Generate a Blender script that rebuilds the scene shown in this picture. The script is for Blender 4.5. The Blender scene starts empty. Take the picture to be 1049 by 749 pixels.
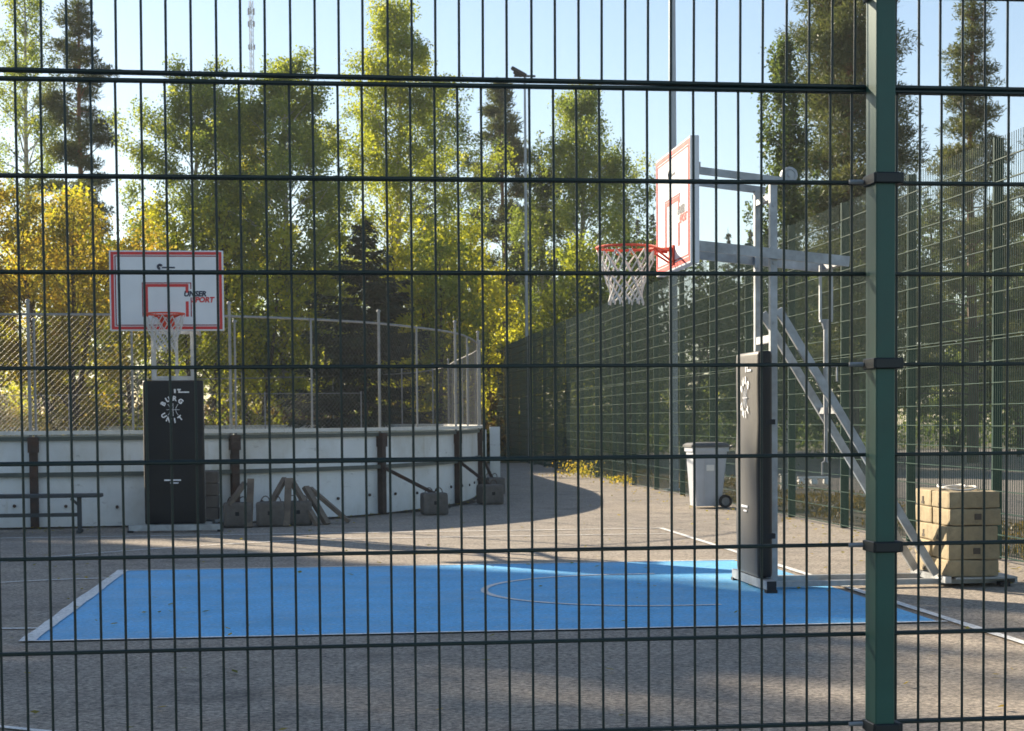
import bpy, math, random
import numpy as np
from mathutils import Matrix, Vector

random.seed(7)
RNG = np.random.default_rng(11)
SC = bpy.context.scene
COL = SC.collection
PI = math.pi

# ------------------------------------------------------------------ materials
def new_mat(name):
    m = bpy.data.materials.new(name)
    m.use_nodes = True
    nt = m.node_tree
    b = nt.nodes['Principled BSDF']
    return m, nt, b

def N(nt, t, **kw):
    n = nt.nodes.new(t)
    for k, v in kw.items():
        setattr(n, k, v)
    return n

def ramp(nt, stops):
    r = nt.nodes.new('ShaderNodeValToRGB')
    el = r.color_ramp.elements
    while len(el) < len(stops):
        el.new(0.5)
    for e, (p, c) in zip(el, stops):
        e.position = p
        e.color = (c[0], c[1], c[2], 1)
    return r

def noise(nt, vec, scale, detail=4, rough=0.55):
    n = nt.nodes.new('ShaderNodeTexNoise')
    n.inputs['Scale'].default_value = scale
    n.inputs['Detail'].default_value = detail
    n.inputs['Roughness'].default_value = rough
    nt.links.new(vec, n.inputs['Vector'])
    return n

def mixc(nt, fac, a, b, mode='MIX'):
    m = nt.nodes.new('ShaderNodeMix')
    m.data_type = 'RGBA'
    m.blend_type = mode
    L = nt.links.new
    for sock, v in ((m.inputs[0], fac), (m.inputs[6], a), (m.inputs[7], b)):
        if hasattr(v, 'is_linked'):
            L(v, sock)
        elif isinstance(v, (int, float)):
            sock.default_value = v
        else:
            sock.default_value = (v[0], v[1], v[2], 1)
    return m.outputs[2]

def simple(name, col, rough=0.6, metal=0.0, var=0.25, scale=6.0, bump=0.0, spec=0.5, dirt=None, dirt_amt=0.0):
    """one base colour broken up by noise, optional stains of a second colour"""
    m, nt, b = new_mat(name)
    tc = N(nt, 'ShaderNodeTexCoord')
    n1 = noise(nt, tc.outputs['Object'], scale, 6)
    lo = [c * (1 - var) for c in col]
    hi = [min(1, c * (1 + var)) for c in col]
    r = ramp(nt, [(0.3, lo), (0.7, hi)])
    nt.links.new(n1.outputs[0], r.inputs[0])
    out = r.outputs[0]
    if dirt is not None:
        n2 = noise(nt, tc.outputs['Object'], scale * 0.45, 8, 0.65)
        r2 = ramp(nt, [(0.62 - dirt_amt * 0.35, (0, 0, 0)), (0.78, (1, 1, 1))])
        nt.links.new(n2.outputs[0], r2.inputs[0])
        out = mixc(nt, r2.outputs[0], out, dirt)
    nt.links.new(out, b.inputs['Base Color'])
    rr = nt.nodes.new('ShaderNodeMapRange')
    rr.inputs[3].default_value = max(0.05, rough - 0.12)
    rr.inputs[4].default_value = min(1, rough + 0.12)
    nt.links.new(n1.outputs[0], rr.inputs[0])
    nt.links.new(rr.outputs[0], b.inputs['Roughness'])
    b.inputs['Metallic'].default_value = metal
    b.inputs['Specular IOR Level'].default_value = spec
    if bump:
        bn = nt.nodes.new('ShaderNodeBump')
        bn.inputs['Strength'].default_value = bump
        bn.inputs['Distance'].default_value = 0.01
        n3 = noise(nt, tc.outputs['Object'], scale * 8, 6, 0.7)
        nt.links.new(n3.outputs[0], bn.inputs['Height'])
        nt.links.new(bn.outputs[0], b.inputs['Normal'])
    return m

def leaf_mat(name, c1, c2, c3, trans=0.45, tcol=(1.75, 1.65, 0.85)):
    """leaf blades: colour differs leaf by leaf and clump by clump, light passes through"""
    m, nt, b = new_mat(name)
    nt.nodes.remove(b)
    out = nt.nodes['Material Output']
    g = N(nt, 'ShaderNodeNewGeometry')
    tc = N(nt, 'ShaderNodeTexCoord')
    n1 = noise(nt, tc.outputs['Object'], 0.85, 4, 0.6)
    ad = N(nt, 'ShaderNodeMath', operation='MULTIPLY_ADD')
    ad.inputs[1].default_value = 0.38
    nt.links.new(g.outputs['Random Per Island'], ad.inputs[0])
    mr = nt.nodes.new('ShaderNodeMapRange')
    mr.inputs[1].default_value = 0.3
    mr.inputs[2].default_value = 0.7
    mr.inputs[3].default_value = 0.0
    mr.inputs[4].default_value = 0.55
    nt.links.new(n1.outputs[0], mr.inputs[0])
    nt.links.new(mr.outputs[0], ad.inputs[2])
    r = ramp(nt, [(0.05, c1), (0.5, c2), (0.95, c3)])
    nt.links.new(ad.outputs[0], r.inputs[0])
    d = N(nt, 'ShaderNodeBsdfDiffuse')
    t = N(nt, 'ShaderNodeBsdfTranslucent')
    gl = N(nt, 'ShaderNodeBsdfGlossy')
    gl.inputs['Roughness'].default_value = 0.45
    nt.links.new(r.outputs[0], d.inputs['Color'])
    tm = mixc(nt, 1.0, r.outputs[0], tcol, 'MULTIPLY')
    nt.links.new(tm, t.inputs['Color'])
    mx = N(nt, 'ShaderNodeMixShader')
    mx.inputs[0].default_value = trans
    nt.links.new(d.outputs[0], mx.inputs[1])
    nt.links.new(t.outputs[0], mx.inputs[2])
    mx2 = N(nt, 'ShaderNodeMixShader')
    mx2.inputs[0].default_value = 0.03
    nt.links.new(mx.outputs[0], mx2.inputs[1])
    nt.links.new(gl.outputs[0], mx2.inputs[2])
    nt.links.new(mx2.outputs[0], out.inputs[0])
    return m

def asphalt_mat(name, dark, light, warm):
    m, nt, b = new_mat(name)
    g = N(nt, 'ShaderNodeNewGeometry')
    P = g.outputs['Position']
    big = noise(nt, P, 0.35, 5, 0.6)
    mid = noise(nt, P, 2.3, 6, 0.65)
    grit = noise(nt, P, 34, 5, 0.85)
    r1 = ramp(nt, [(0.3, dark), (0.72, light)])
    nt.links.new(mid.outputs[0], r1.inputs[0])
    r2 = ramp(nt, [(0.42, (0, 0, 0)), (0.7, (1, 1, 1))])
    nt.links.new(big.outputs[0], r2.inputs[0])
    f = N(nt, 'ShaderNodeMath', operation='MULTIPLY')
    f.inputs[1].default_value = 0.55
    nt.links.new(r2.outputs[0], f.inputs[0])
    c = mixc(nt, f.outputs[0], r1.outputs[0], warm)
    r3 = ramp(nt, [(0.32, (0.25, 0.25, 0.26)), (0.5, (1, 1, 1)), (0.66, (1.9, 1.82, 1.7))])
    nt.links.new(grit.outputs[0], r3.inputs[0])
    c = mixc(nt, 1.0, c, r3.outputs[0], 'MULTIPLY')
    # hairline cracks
    vo = N(nt, 'ShaderNodeTexVoronoi', feature='DISTANCE_TO_EDGE')
    vo.inputs['Scale'].default_value = 0.33
    w = noise(nt, P, 1.4, 5)
    wa = mixc(nt, 0.35, P, w.outputs[1])
    nt.links.new(wa, vo.inputs['Vector'])
    rc = ramp(nt, [(0.0, (1, 1, 1)), (0.006, (0, 0, 0))])
    nt.links.new(vo.outputs['Distance'], rc.inputs[0])
    fc = N(nt, 'ShaderNodeMath', operation='MULTIPLY')
    fc.inputs[1].default_value = 0.16
    nt.links.new(rc.outputs[0], fc.inputs[0])
    c = mixc(nt, fc.outputs[0], c, (0.02, 0.02, 0.02))
    nt.links.new(c, b.inputs['Base Color'])
    b.inputs['Roughness'].default_value = 0.9
    b.inputs['Specular IOR Level'].default_value = 0.2
    bn = nt.nodes.new('ShaderNodeBump')
    bn.inputs['Strength'].default_value = 0.9
    bn.inputs['Distance'].default_value = 0.012
    nt.links.new(grit.outputs[0], bn.inputs['Height'])
    nt.links.new(bn.outputs[0], b.inputs['Normal'])
    return m

def paint_mat(name, col, worn, wear=0.5, rough=0.75):
    """court paint: grain of the asphalt below, rubbed spots"""
    m, nt, b = new_mat(name)
    g = N(nt, 'ShaderNodeNewGeometry')
    P = g.outputs['Position']
    mid = noise(nt, P, 1.7, 6, 0.62)
    grit = noise(nt, P, 34, 5, 0.85)
    r1 = ramp(nt, [(0.3, [c * 0.86 for c in col]), (0.7, [min(1, c * 1.12) for c in col])])
    nt.links.new(mid.outputs[0], r1.inputs[0])
    n3 = noise(nt, P, 9, 8, 0.75)
    r2 = ramp(nt, [(0.60 - 0.12 * wear, (0, 0, 0)), (0.80 - 0.1 * wear, (1, 1, 1))])
    nt.links.new(n3.outputs[0], r2.inputs[0])
    c = mixc(nt, r2.outputs[0], r1.outputs[0], worn)
    r3 = ramp(nt, [(0.32, (0.55, 0.57, 0.6)), (0.62, (1.2, 1.18, 1.15))])
    nt.links.new(grit.outputs[0], r3.inputs[0])
    c = mixc(nt, 1.0, c, r3.outputs[0], 'MULTIPLY')
    nt.links.new(c, b.inputs['Base Color'])
    b.inputs['Roughness'].default_value = rough
    b.inputs['Specular IOR Level'].default_value = 0.3
    bn = nt.nodes.new('ShaderNodeBump')
    bn.inputs['Strength'].default_value = 0.6
    bn.inputs['Distance'].default_value = 0.008
    nt.links.new(grit.outputs[0], bn.inputs['Height'])
    nt.links.new(bn.outputs[0], b.inputs['Normal'])
    return m

def ground_mat(name, cols, scale):
    m, nt, b = new_mat(name)
    g = N(nt, 'ShaderNodeNewGeometry')
    n1 = noise(nt, g.outputs['Position'], scale, 8, 0.7)
    r = ramp(nt, cols)
    nt.links.new(n1.outputs[0], r.inputs[0])
    n2 = noise(nt, g.outputs['Position'], scale * 14, 4, 0.8)
    r2 = ramp(nt, [(0.3, (0.5, 0.5, 0.5)), (0.7, (1.5, 1.5, 1.5))])
    nt.links.new(n2.outputs[0], r2.inputs[0])
    nt.links.new(mixc(nt, 1.0, r.outputs[0], r2.outputs[0], 'MULTIPLY'), b.inputs['Base Color'])
    b.inputs['Roughness'].default_value = 0.95
    bn = nt.nodes.new('ShaderNodeBump')
    bn.inputs['Strength'].default_value = 0.8
    bn.inputs['Distance'].default_value = 0.04
    nt.links.new(n2.outputs[0], bn.inputs['Height'])
    nt.links.new(bn.outputs[0], b.inputs['Normal'])
    return m

def bark_mat(name, low, high, z0, z1, streak=None):
    """bark whose kind changes up the stem (object height), with cross streaks"""
    m, nt, b = new_mat(name)
    tc = N(nt, 'ShaderNodeTexCoord')
    sep = N(nt, 'ShaderNodeSeparateXYZ')
    nt.links.new(tc.outputs['Object'], sep.inputs[0])
    mr = nt.nodes.new('ShaderNodeMapRange')
    mr.inputs[1].default_value = z0
    mr.inputs[2].default_value = z1
    nt.links.new(sep.outputs[2], mr.inputs[0])
    c = mixc(nt, mr.outputs[0], low, high)
    mp = N(nt, 'ShaderNodeMapping')
    mp.inputs['Scale'].default_value = (1.5, 1.5, 5.0) if streak else (9, 9, 2)
    nt.links.new(tc.outputs['Object'], mp.inputs[0])
    n1 = noise(nt, mp.outputs[0], 1.6, 6, 0.7)
    if streak:
        r = ramp(nt, [(0.52, (0, 0, 0)), (0.62, (1, 1, 1))])
        nt.links.new(n1.outputs[0], r.inputs[0])
        c = mixc(nt, r.outputs[0], c, streak)
    else:
        r = ramp(nt, [(0.3, (0.5, 0.5, 0.5)), (0.7, (1.4, 1.4, 1.4))])
        nt.links.new(n1.outputs[0], r.inputs[0])
        c = mixc(nt, 1.0, c, r.outputs[0], 'MULTIPLY')
    nt.links.new(c, b.inputs['Base Color'])
    b.inputs['Roughness'].default_value = 0.9
    return m

M = {}
M['asphalt'] = asphalt_mat('court_asphalt', (0.245, 0.218, 0.188), (0.37, 0.328, 0.282), (0.42, 0.355, 0.28))
M['asphalt2'] = asphalt_mat('road_asphalt', (0.15, 0.14, 0.13), (0.22, 0.20, 0.185), (0.24, 0.21, 0.18))
M['blue'] = paint_mat('blue_court_paint', (0.15, 0.52, 0.88), (0.34, 0.56, 0.76), 0.75)
M['white_line'] = paint_mat('white_line_paint', (0.80, 0.80, 0.78), (0.50, 0.49, 0.46), 0.35)
M['soil'] = ground_mat('forest_floor', [(0.25, (0.035, 0.03, 0.015)), (0.5, (0.08, 0.075, 0.03)), (0.75, (0.14, 0.115, 0.05))], 0.8)
M['gravel'] = ground_mat('gravel_litter', [(0.25, (0.05, 0.04, 0.03)), (0.5, (0.12, 0.10, 0.075)), (0.75, (0.24, 0.19, 0.13))], 5.0)
M['litter'] = ground_mat('dark_leaf_litter', [(0.25, (0.025, 0.02, 0.015)), (0.5, (0.06, 0.045, 0.03)), (0.78, (0.13, 0.10, 0.06))], 6.0)
M['fence'] = simple('dark_green_powder_coat', (0.005, 0.020, 0.018), 0.45, 0, 0.25, 3)
M['fence_side'] = simple('side_fence_green_coat', (0.004, 0.036, 0.025), 0.45, 0, 0.25, 3, spec=0.3)
M['side_post'] = simple('side_post_dark_coat', (0.008, 0.034, 0.028), 0.65, 0, 0.25, 3, spec=0.12)
M['post_green'] = simple('post_green_coat', (0.017, 0.085, 0.064), 0.45, 0, 0.18, 5, dirt=(0.03, 0.07, 0.055), dirt_amt=0.3)
M['clamp'] = simple('black_clamp_plastic', (0.010, 0.016, 0.018), 0.5, 0, 0.2, 20)
M['zinc'] = simple('galvanised_steel', (0.37, 0.39, 0.41), 0.48, 0.5, 0.25, 9, dirt=(0.22, 0.22, 0.22), dirt_amt=0.4)
M['zinc_post'] = simple('grey_screen_post', (0.27, 0.275, 0.27), 0.55, 0.3, 0.2, 7)
M['zinc_dark'] = simple('weathered_zinc', (0.22, 0.225, 0.23), 0.55, 0.5, 0.25, 7)
M['rink_white'] = simple('white_rink_panel', (0.68, 0.71, 0.715), 0.5, 0, 0.07, 1.6, dirt=(0.44, 0.43, 0.37), dirt_amt=0.45)
def scuffs(m, scale, stretch, lo, hi, col, amt):
    # marks with a shape of their own, over whatever colour the surface has
    nt = m.node_tree
    b = nt.nodes['Principled BSDF']
    src = b.inputs['Base Color'].links[0].from_socket
    g = N(nt, 'ShaderNodeNewGeometry')
    mp = N(nt, 'ShaderNodeMapping')
    mp.inputs['Scale'].default_value = stretch
    nt.links.new(g.outputs['Position'], mp.inputs[0])
    n1 = noise(nt, mp.outputs[0], scale, 8, 0.72)
    r = ramp(nt, [(lo, (0, 0, 0)), (hi, (amt, amt, amt))])
    nt.links.new(n1.outputs[0], r.inputs[0])
    nt.links.new(mixc(nt, r.outputs[0], src, col), b.inputs['Base Color'])
scuffs(M['rink_white'], 5.0, (1, 1, 2.2), 0.60, 0.70, (0.16, 0.16, 0.16), 0.55)
scuffs(M['rink_white'], 1.6, (3, 3, 0.5), 0.58, 0.72, (0.40, 0.37, 0.28), 0.55)
scuffs(M['asphalt'], 0.8, (1, 1, 1), 0.56, 0.66, (0.10, 0.092, 0.085), 0.45)
scuffs(M['asphalt'], 3.4, (1, 1, 1), 0.64, 0.70, (0.06, 0.055, 0.05), 0.5)
scuffs(M['blue'], 0.9, (1, 1, 1), 0.48, 0.70, (0.30, 0.50, 0.66), 0.5)
scuffs(M['blue'], 7.0, (0.6, 1.6, 1), 0.62, 0.72, (0.16, 0.24, 0.34), 0.5)
M['rink_cap'] = simple('pale_rail_cap', (0.62, 0.62, 0.58), 0.6, 0, 0.1, 5)
M['rust'] = simple('rusty_grey_steel', (0.075, 0.058, 0.048), 0.8, 0.2, 0.35, 7, 0.2, dirt=(0.12, 0.06, 0.035), dirt_amt=0.5)
M['rail_green'] = simple('grey_green_rail', (0.10, 0.115, 0.10), 0.65, 0.1, 0.2, 6)
M['wire_zinc'] = simple('zinc_wire', (0.15, 0.155, 0.15), 0.5, 0.3, 0.15, 4)
M['concrete'] = simple('dark_weathered_concrete', (0.15, 0.135, 0.12), 0.9, 0, 0.25, 9, 0.5, dirt=(0.075, 0.068, 0.06), dirt_amt=0.5)
M['block'] = simple('sandy_ballast_concrete', (0.35, 0.28, 0.17), 0.9, 0, 0.25, 8, 0.5, dirt=(0.20, 0.16, 0.10), dirt_amt=0.4)
M['hole'] = simple('block_grip_recess', (0.08, 0.065, 0.05), 0.95, 0, 0.2, 12)
M['wood'] = simple('grey_weathered_wood', (0.19, 0.155, 0.12), 0.85, 0, 0.3, 11, 0.4, dirt=(0.09, 0.075, 0.06), dirt_amt=0.5)
M['pad'] = simple('black_vinyl_pad', (0.010, 0.010, 0.0105), 0.48, 0, 0.25, 5, 0.10, spec=0.35, dirt=(0.016, 0.015, 0.014), dirt_amt=0.6)
_b = M['pad'].node_tree.nodes['Principled BSDF']
_b.inputs['Sheen Weight'].default_value = 0.55
_b.inputs['Sheen Roughness'].default_value = 0.35
_b.inputs['Sheen Tint'].default_value = (1.0, 0.93, 0.82, 1)
M['board'] = simple('white_backboard', (0.72, 0.74, 0.76), 0.35, 0, 0.05, 3)
M['red'] = simple('red_marking', (0.62, 0.045, 0.04), 0.45, 0, 0.12, 8)
M['dark_red'] = simple('dark_red_outline', (0.28, 0.03, 0.04), 0.5, 0, 0.1, 8)
M['rim'] = simple('red_orange_rim_coat', (0.70, 0.075, 0.03), 0.42, 0, 0.15, 9)
M['net'] = simple('white_net_cord', (0.62, 0.60, 0.56), 0.8, 0, 0.1, 20)
M['ink'] = simple('dark_print', (0.03, 0.035, 0.06), 0.5, 0, 0.1, 8)
M['print_white'] = simple('white_print', (0.75, 0.76, 0.78), 0.5, 0, 0.1, 8)
M['bin'] = simple('pale_grey_bin_plastic', (0.44, 0.475, 0.53), 0.5, 0, 0.08, 4, dirt=(0.27, 0.27, 0.27), dirt_amt=0.3)
M['bin_lid'] = simple('grey_bin_lid', (0.075, 0.08, 0.085), 0.5, 0, 0.15, 5, dirt=(0.16, 0.155, 0.14), dirt_amt=0.4)
M['rubber'] = simple('black_rubber', (0.014, 0.014, 0.015), 0.7, 0, 0.2, 9)
M['white_paint'] = simple('white_painted_block', (0.75, 0.75, 0.73), 0.6, 0, 0.08, 6)
M['grey_box'] = simple('grey_cabinet_coat', (0.34, 0.35, 0.34), 0.6, 0, 0.1, 6)
M['bench'] = simple('dark_painted_bench', (0.055, 0.06, 0.062), 0.6, 0.1, 0.3, 8)
M['mast'] = simple('mast_galvanised', (0.34, 0.38, 0.42), 0.5, 0.4, 0.15, 2)
M['lamp'] = simple('dark_floodlight_housing', (0.03, 0.033, 0.037), 0.5, 0.2, 0.2, 9)

scuffs(M['block'], 9.0, (1, 1, 1), 0.56, 0.70, (0.13, 0.105, 0.07), 0.6)
M['lf_birch'] = leaf_mat('birch_leaves', (0.1085, 0.1611, 0.0465), (0.1898, 0.2464, 0.0599), (0.416, 0.417, 0.0832), 0.5)
M['lf_birch_y'] = leaf_mat('yellowing_birch_leaves', (0.1984, 0.2438, 0.0338), (0.3844, 0.3929, 0.0451), (0.6199, 0.5419, 0.0564), 0.55)
M['lf_dark'] = leaf_mat('dark_green_leaves', (0.045, 0.078, 0.033), (0.0826, 0.123, 0.039), (0.1576, 0.1874, 0.051), 0.42)
M['lf_yellow'] = leaf_mat('yellow_maple_leaves', (0.1276, 0.1434, 0.0336), (0.2434, 0.2125, 0.0408), (0.4637, 0.2869, 0.0481), 0.55)
M['lf_willow'] = leaf_mat('fresh_green_leaves', (0.1214, 0.1855, 0.0301), (0.2307, 0.272, 0.0388), (0.4128, 0.408, 0.0539), 0.55)
M['nd_pine'] = leaf_mat('pine_needles', (0.045, 0.065, 0.03), (0.0975, 0.12, 0.045), (0.2125, 0.2, 0.0625), 0.34, (1.4, 1.35, 0.85))
M['nd_spruce'] = leaf_mat('spruce_needles', (0.016, 0.028, 0.014), (0.030, 0.046, 0.020), (0.060, 0.072, 0.026), 0.24, (1.4, 1.3, 0.8))
M['lf_brown'] = leaf_mat('dry_weed_leaves', (0.05, 0.045, 0.018), (0.12, 0.09, 0.035), (0.20, 0.14, 0.05), 0.4)
M['bark_birch'] = bark_mat('birch_bark', (0.30, 0.28, 0.25), (0.42, 0.40, 0.37), 0.5, 4, (0.03, 0.027, 0.025))
M['bark_pine'] = bark_mat('pine_bark', (0.07, 0.055, 0.045), (0.21, 0.10, 0.05), 3, 10)
M['bark_dark'] = bark_mat('dark_bark', (0.05, 0.042, 0.035), (0.065, 0.052, 0.042), 0, 8)

# ------------------------------------------------------------------ mesh builder
class MB:
    def __init__(self):
        self.v = []
        self.f = []
        self.m = []
        self.n = 0
    def add(self, verts, faces, mi=0):
        verts = np.asarray(verts, float).reshape(-1, 3)
        o = self.n
        self.v.append(verts)
        self.n += len(verts)
        for fc in faces:
            self.f.append([i + o for i in fc])
            self.m.append(mi)
    def box(self, c, s, rz=0.0, mi=0, bev=0.0, rot=None):
        sx, sy, sz = [a / 2 for a in s]
        if bev > 0:
            b = min(bev, sx * 0.9, sy * 0.9, sz * 0.9)
            pts = []
            for z, k in ((-sz, 1), (-sz + b, 0), (sz - b, 0), (sz, 1)):
                x, y = sx - b * k, sy - b * k
                cx = b * (0.7 if not k else 0.7)
                for (px, py) in ((x - cx, -y), (x, -y + cx), (x, y - cx), (x - cx, y), (-x + cx, y), (-x, y - cx), (-x, -y + cx), (-x + cx, -y)):
                    pts.append((px, py, z))
            fs = [[i for i in range(7, -1, -1)], [24 + i for i in range(8)]]
            for r in range(3):
                for i in range(8):
                    j = (i + 1) % 8
                    fs.append([r * 8 + i, r * 8 + j, r * 8 + 8 + j, r * 8 + 8 + i])
        else:
            pts = [(x, y, z) for z in (-sz, sz) for (x, y) in ((-sx, -sy), (sx, -sy), (sx, sy), (-sx, sy))]
            fs = [[3, 2, 1, 0], [4, 5, 6, 7], [0, 1, 5, 4], [1, 2, 6, 5], [2, 3, 7, 6], [3, 0, 4, 7]]
        p = np.array(pts)
        if rot is not None:
            p = p @ np.array(rot.to_3x3()).T
        elif rz:
            cz, s_ = math.cos(rz), math.sin(rz)
            p = p @ np.array([[cz, s_, 0], [-s_, cz, 0], [0, 0, 1]])
        self.add(p + np.array(c), fs, mi)
    def rough(self, c, s, r=0.02, amp=0.004, seed=0, n=9, mi=0):
        """cast block: rounded edges, uneven faces"""
        rg = np.random.default_rng(seed)
        ks = rg.normal(0, 1, (7, 3)) * 22
        ph = rg.uniform(0, 6.28, 7)
        h = np.array(s) / 2
        g = np.linspace(-1, 1, n)
        for ax in range(3):
            for sg in (-1, 1):
                P = np.zeros((n, n, 3))
                u, v = [a for a in range(3) if a != ax]
                P[..., u] = (g * h[u])[:, None]
                P[..., v] = (g * h[v])[None, :]
                P[..., ax] = sg * h[ax]
                P = P.reshape(-1, 3)
                inner = np.clip(P, -(h - r), h - r)
                d = P - inner
                ln = np.linalg.norm(d, axis=1, keepdims=True) + 1e-9
                nn = d / ln
                Q = inner + nn * r
                w = sum(np.sin(Q @ k + f) for k, f in zip(ks, ph)) / 4
                Q = Q + nn * (w[:, None] * amp)
                F = []
                for i in range(n - 1):
                    for j in range(n - 1):
                        q = [i * n + j, (i + 1) * n + j, (i + 1) * n + j + 1, i * n + j + 1]
                        F.append(q if (sg > 0) == (ax != 1) else q[::-1])
                self.add(Q + np.array(c), F, mi)
    def tube(self, pts, r, n=8, mi=0, cap=True, closed=False):
        pts = np.asarray(pts, float)
        k = len(pts)
        rr = np.full(k, r) if np.isscalar(r) else np.asarray(r, float)
        d = np.zeros_like(pts)
        d[1:-1] = pts[2:] - pts[:-2]
        d[0] = pts[1] - pts[0]
        d[-1] = pts[-1] - pts[-2]
        if closed:
            d[0] = pts[1] - pts[-1]
            d[-1] = pts[0] - pts[-2]
        vs = []
        up = None
        a = np.arange(n) * 2 * PI / n + PI / n
        for i in range(k):
            t = d[i] / (np.linalg.norm(d[i]) + 1e-12)
            if up is None:
                ref = np.array([0, 0, 1.0]) if abs(t[2]) < 0.9 else np.array([0, 1.0, 0])
            else:
                ref = up
            x = np.cross(ref, t)
            x /= np.linalg.norm(x) + 1e-12
            y = np.cross(t, x)
            up = y
            vs.append(pts[i] + rr[i] * (np.outer(np.cos(a), x) + np.outer(np.sin(a), y)))
        fs = []
        for i in range(k if closed else k - 1):
            i2 = (i + 1) % k
            for j in range(n):
                j2 = (j + 1) % n
                fs.append([i * n + j, i * n + j2, i2 * n + j2, i2 * n + j])
        if cap and not closed:
            fs.append([j for j in range(n - 1, -1, -1)])
            fs.append([(k - 1) * n + j for j in range(n)])
        self.add(np.concatenate(vs), fs, mi)
    def beam(self, a, b, w, h, mi=0, up=(0, 0, 1)):
        """rectangular bar from a to b: w sideways, h upward"""
        a, b = np.array(a, float), np.array(b, float)
        t = (b - a) / np.linalg.norm(b - a)
        x = np.cross(t, np.array(up, float))
        if np.linalg.norm(x) < 1e-6:
            x = np.cross(t, np.array([0, 1.0, 0]))
        x /= np.linalg.norm(x)
        y = np.cross(x, t)
        q = [(-w / 2, -h / 2), (w / 2, -h / 2), (w / 2, h / 2), (-w / 2, h / 2)]
        vs = [e + x * i + y * j for e in (a, b) for (i, j) in q]
        self.add(vs, [[3, 2, 1, 0], [4, 5, 6, 7], [0, 1, 5, 4], [1, 2, 6, 5], [2, 3, 7, 6], [3, 0, 4, 7]], mi)
    def lathe(self, prof, c=(0, 0, 0), n=24, mi=0, axis='z'):
        vs = []
        for (r, z) in prof:
            for j in range(n):
                a = 2 * PI * j / n
                p = (r * math.cos(a), r * math.sin(a), z)
                if axis == 'x':
                    p = (p[2], p[0], p[1])
                elif axis == 'y':
                    p = (p[0], p[2], p[1])
                vs.append(p)
        fs = []
        for i in range(len(prof) - 1):
            for j in range(n):
                j2 = (j + 1) % n
                fs.append([i * n + j, i * n + j2, (i + 1) * n + j2, (i + 1) * n + j])
        self.add(np.array(vs) + np.array(c), fs, mi)
    def mesh(self, name, mats, smooth=False):
        me = bpy.data.meshes.new(name)
        me.from_pydata(np.concatenate(self.v).tolist() if self.v else [], [], self.f)
        for m in mats:
            me.materials.append(m)
        if len(mats) > 1:
            me.polygons.foreach_set('material_index', self.m)
        if smooth:
            me.polygons.foreach_set('use_smooth', [True] * len(self.f))
        me.update()
        return me
    def build(self, name, mats, parent=None, smooth=False, loc=None):
        if not isinstance(mats, (list, tuple)):
            mats = [mats]
        o = bpy.data.objects.new(name, self.mesh(name, mats, smooth))
        COL.objects.link(o)
        if parent is not None:
            o.parent = parent
        if loc is not None:
            o.location = loc
        return o

def quads_mesh(name, V, mat, extra_tubes=None):
    """V: (n,4,3) array of separate quads"""
    n = len(V)
    me = bpy.data.meshes.new(name)
    me.vertices.add(4 * n)
    me.vertices.foreach_set('co', V.astype(np.float32).ravel())
    me.loops.add(4 * n)
    me.loops.foreach_set('vertex_index', np.arange(4 * n, dtype=np.int32))
    me.polygons.add(n)
    me.polygons.foreach_set('loop_start', np.arange(0, 4 * n, 4, dtype=np.int32))
    me.update(calc_edges=True)
    me.validate()
    me.materials.append(mat)
    return me

def empty(name, loc=(0, 0, 0), rz=0.0, parent=None):
    o = bpy.data.objects.new(name, None)
    o.empty_display_size = 0.2
    COL.objects.link(o)
    o.location = loc
    o.rotation_euler = (0, 0, rz)
    if parent:
        o.parent = parent
    return o

def tag(o, label, cat, group=None, kind=None):
    o['label'] = label
    o['category'] = cat
    if group:
        o['group'] = group
    if kind:
        o['kind'] = kind
    return o

def kids(o):
    return [c for c in bpy.data.objects if c.parent == o]

def dup(o, parent=None):
    c = o.copy()
    COL.objects.link(c)
    if parent is not None:
        c.parent = parent
    for ch in kids(o):
        dup(ch, c)
    return c

def struct(name, mb, mat, z=0):
    o = mb.build(name, mat)
    o['kind'] = 'structure'
    o.location.z = z
    return o

def sheet(x0, x1, y0, y1, nx=1, ny=1):
    mb = MB()
    xs = np.linspace(x0, x1, nx + 1)
    ys = np.linspace(y0, y1, ny + 1)
    v = [(x, y, 0) for y in ys for x in xs]
    f = [[j * (nx + 1) + i, j * (nx + 1) + i + 1, (j + 1) * (nx + 1) + i + 1, (j + 1) * (nx + 1) + i] for j in range(ny) for i in range(nx)]
    mb.add(v, f)
    return mb

_txt = {}
def text_geo(s, size, bold=0.0):
    """outline of a word as flat faces, centred; in the local xz plane facing -y"""
    cu = bpy.data.curves.new('lettering', 'FONT')
    cu.body = s
    cu.size = size
    cu.align_x = 'CENTER'
    cu.align_y = 'CENTER'
    cu.offset = bold
    cu.resolution_u = 3
    o = bpy.data.objects.new('lettering', cu)
    COL.objects.link(o)
    bpy.context.view_layer.update()
    me = bpy.data.meshes.new_from_object(o)
    v = np.array([(p.co.x, p.co.y, 0) for p in me.vertices]).reshape(-1, 3)
    f = [list(p.vertices) for p in me.polygons]
    bpy.data.objects.remove(o)
    bpy.data.curves.remove(cu)
    bpy.data.meshes.remove(me)
    return v, f

def put_text(mb, s, size, x, y, z, rot=0.0, bold=0.0, mi=0, slant=0.0):
    v, f = text_geo(s, size, bold)
    if not len(v):
        return
    c, si = math.cos(rot), math.sin(rot)
    xx = v[:, 0] + slant * v[:, 1]
    X = c * xx - si * v[:, 1]
    Z = si * xx + c * v[:, 1]
    mb.add(np.c_[x + X, np.full(len(v), y), z + Z], f, mi)

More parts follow.
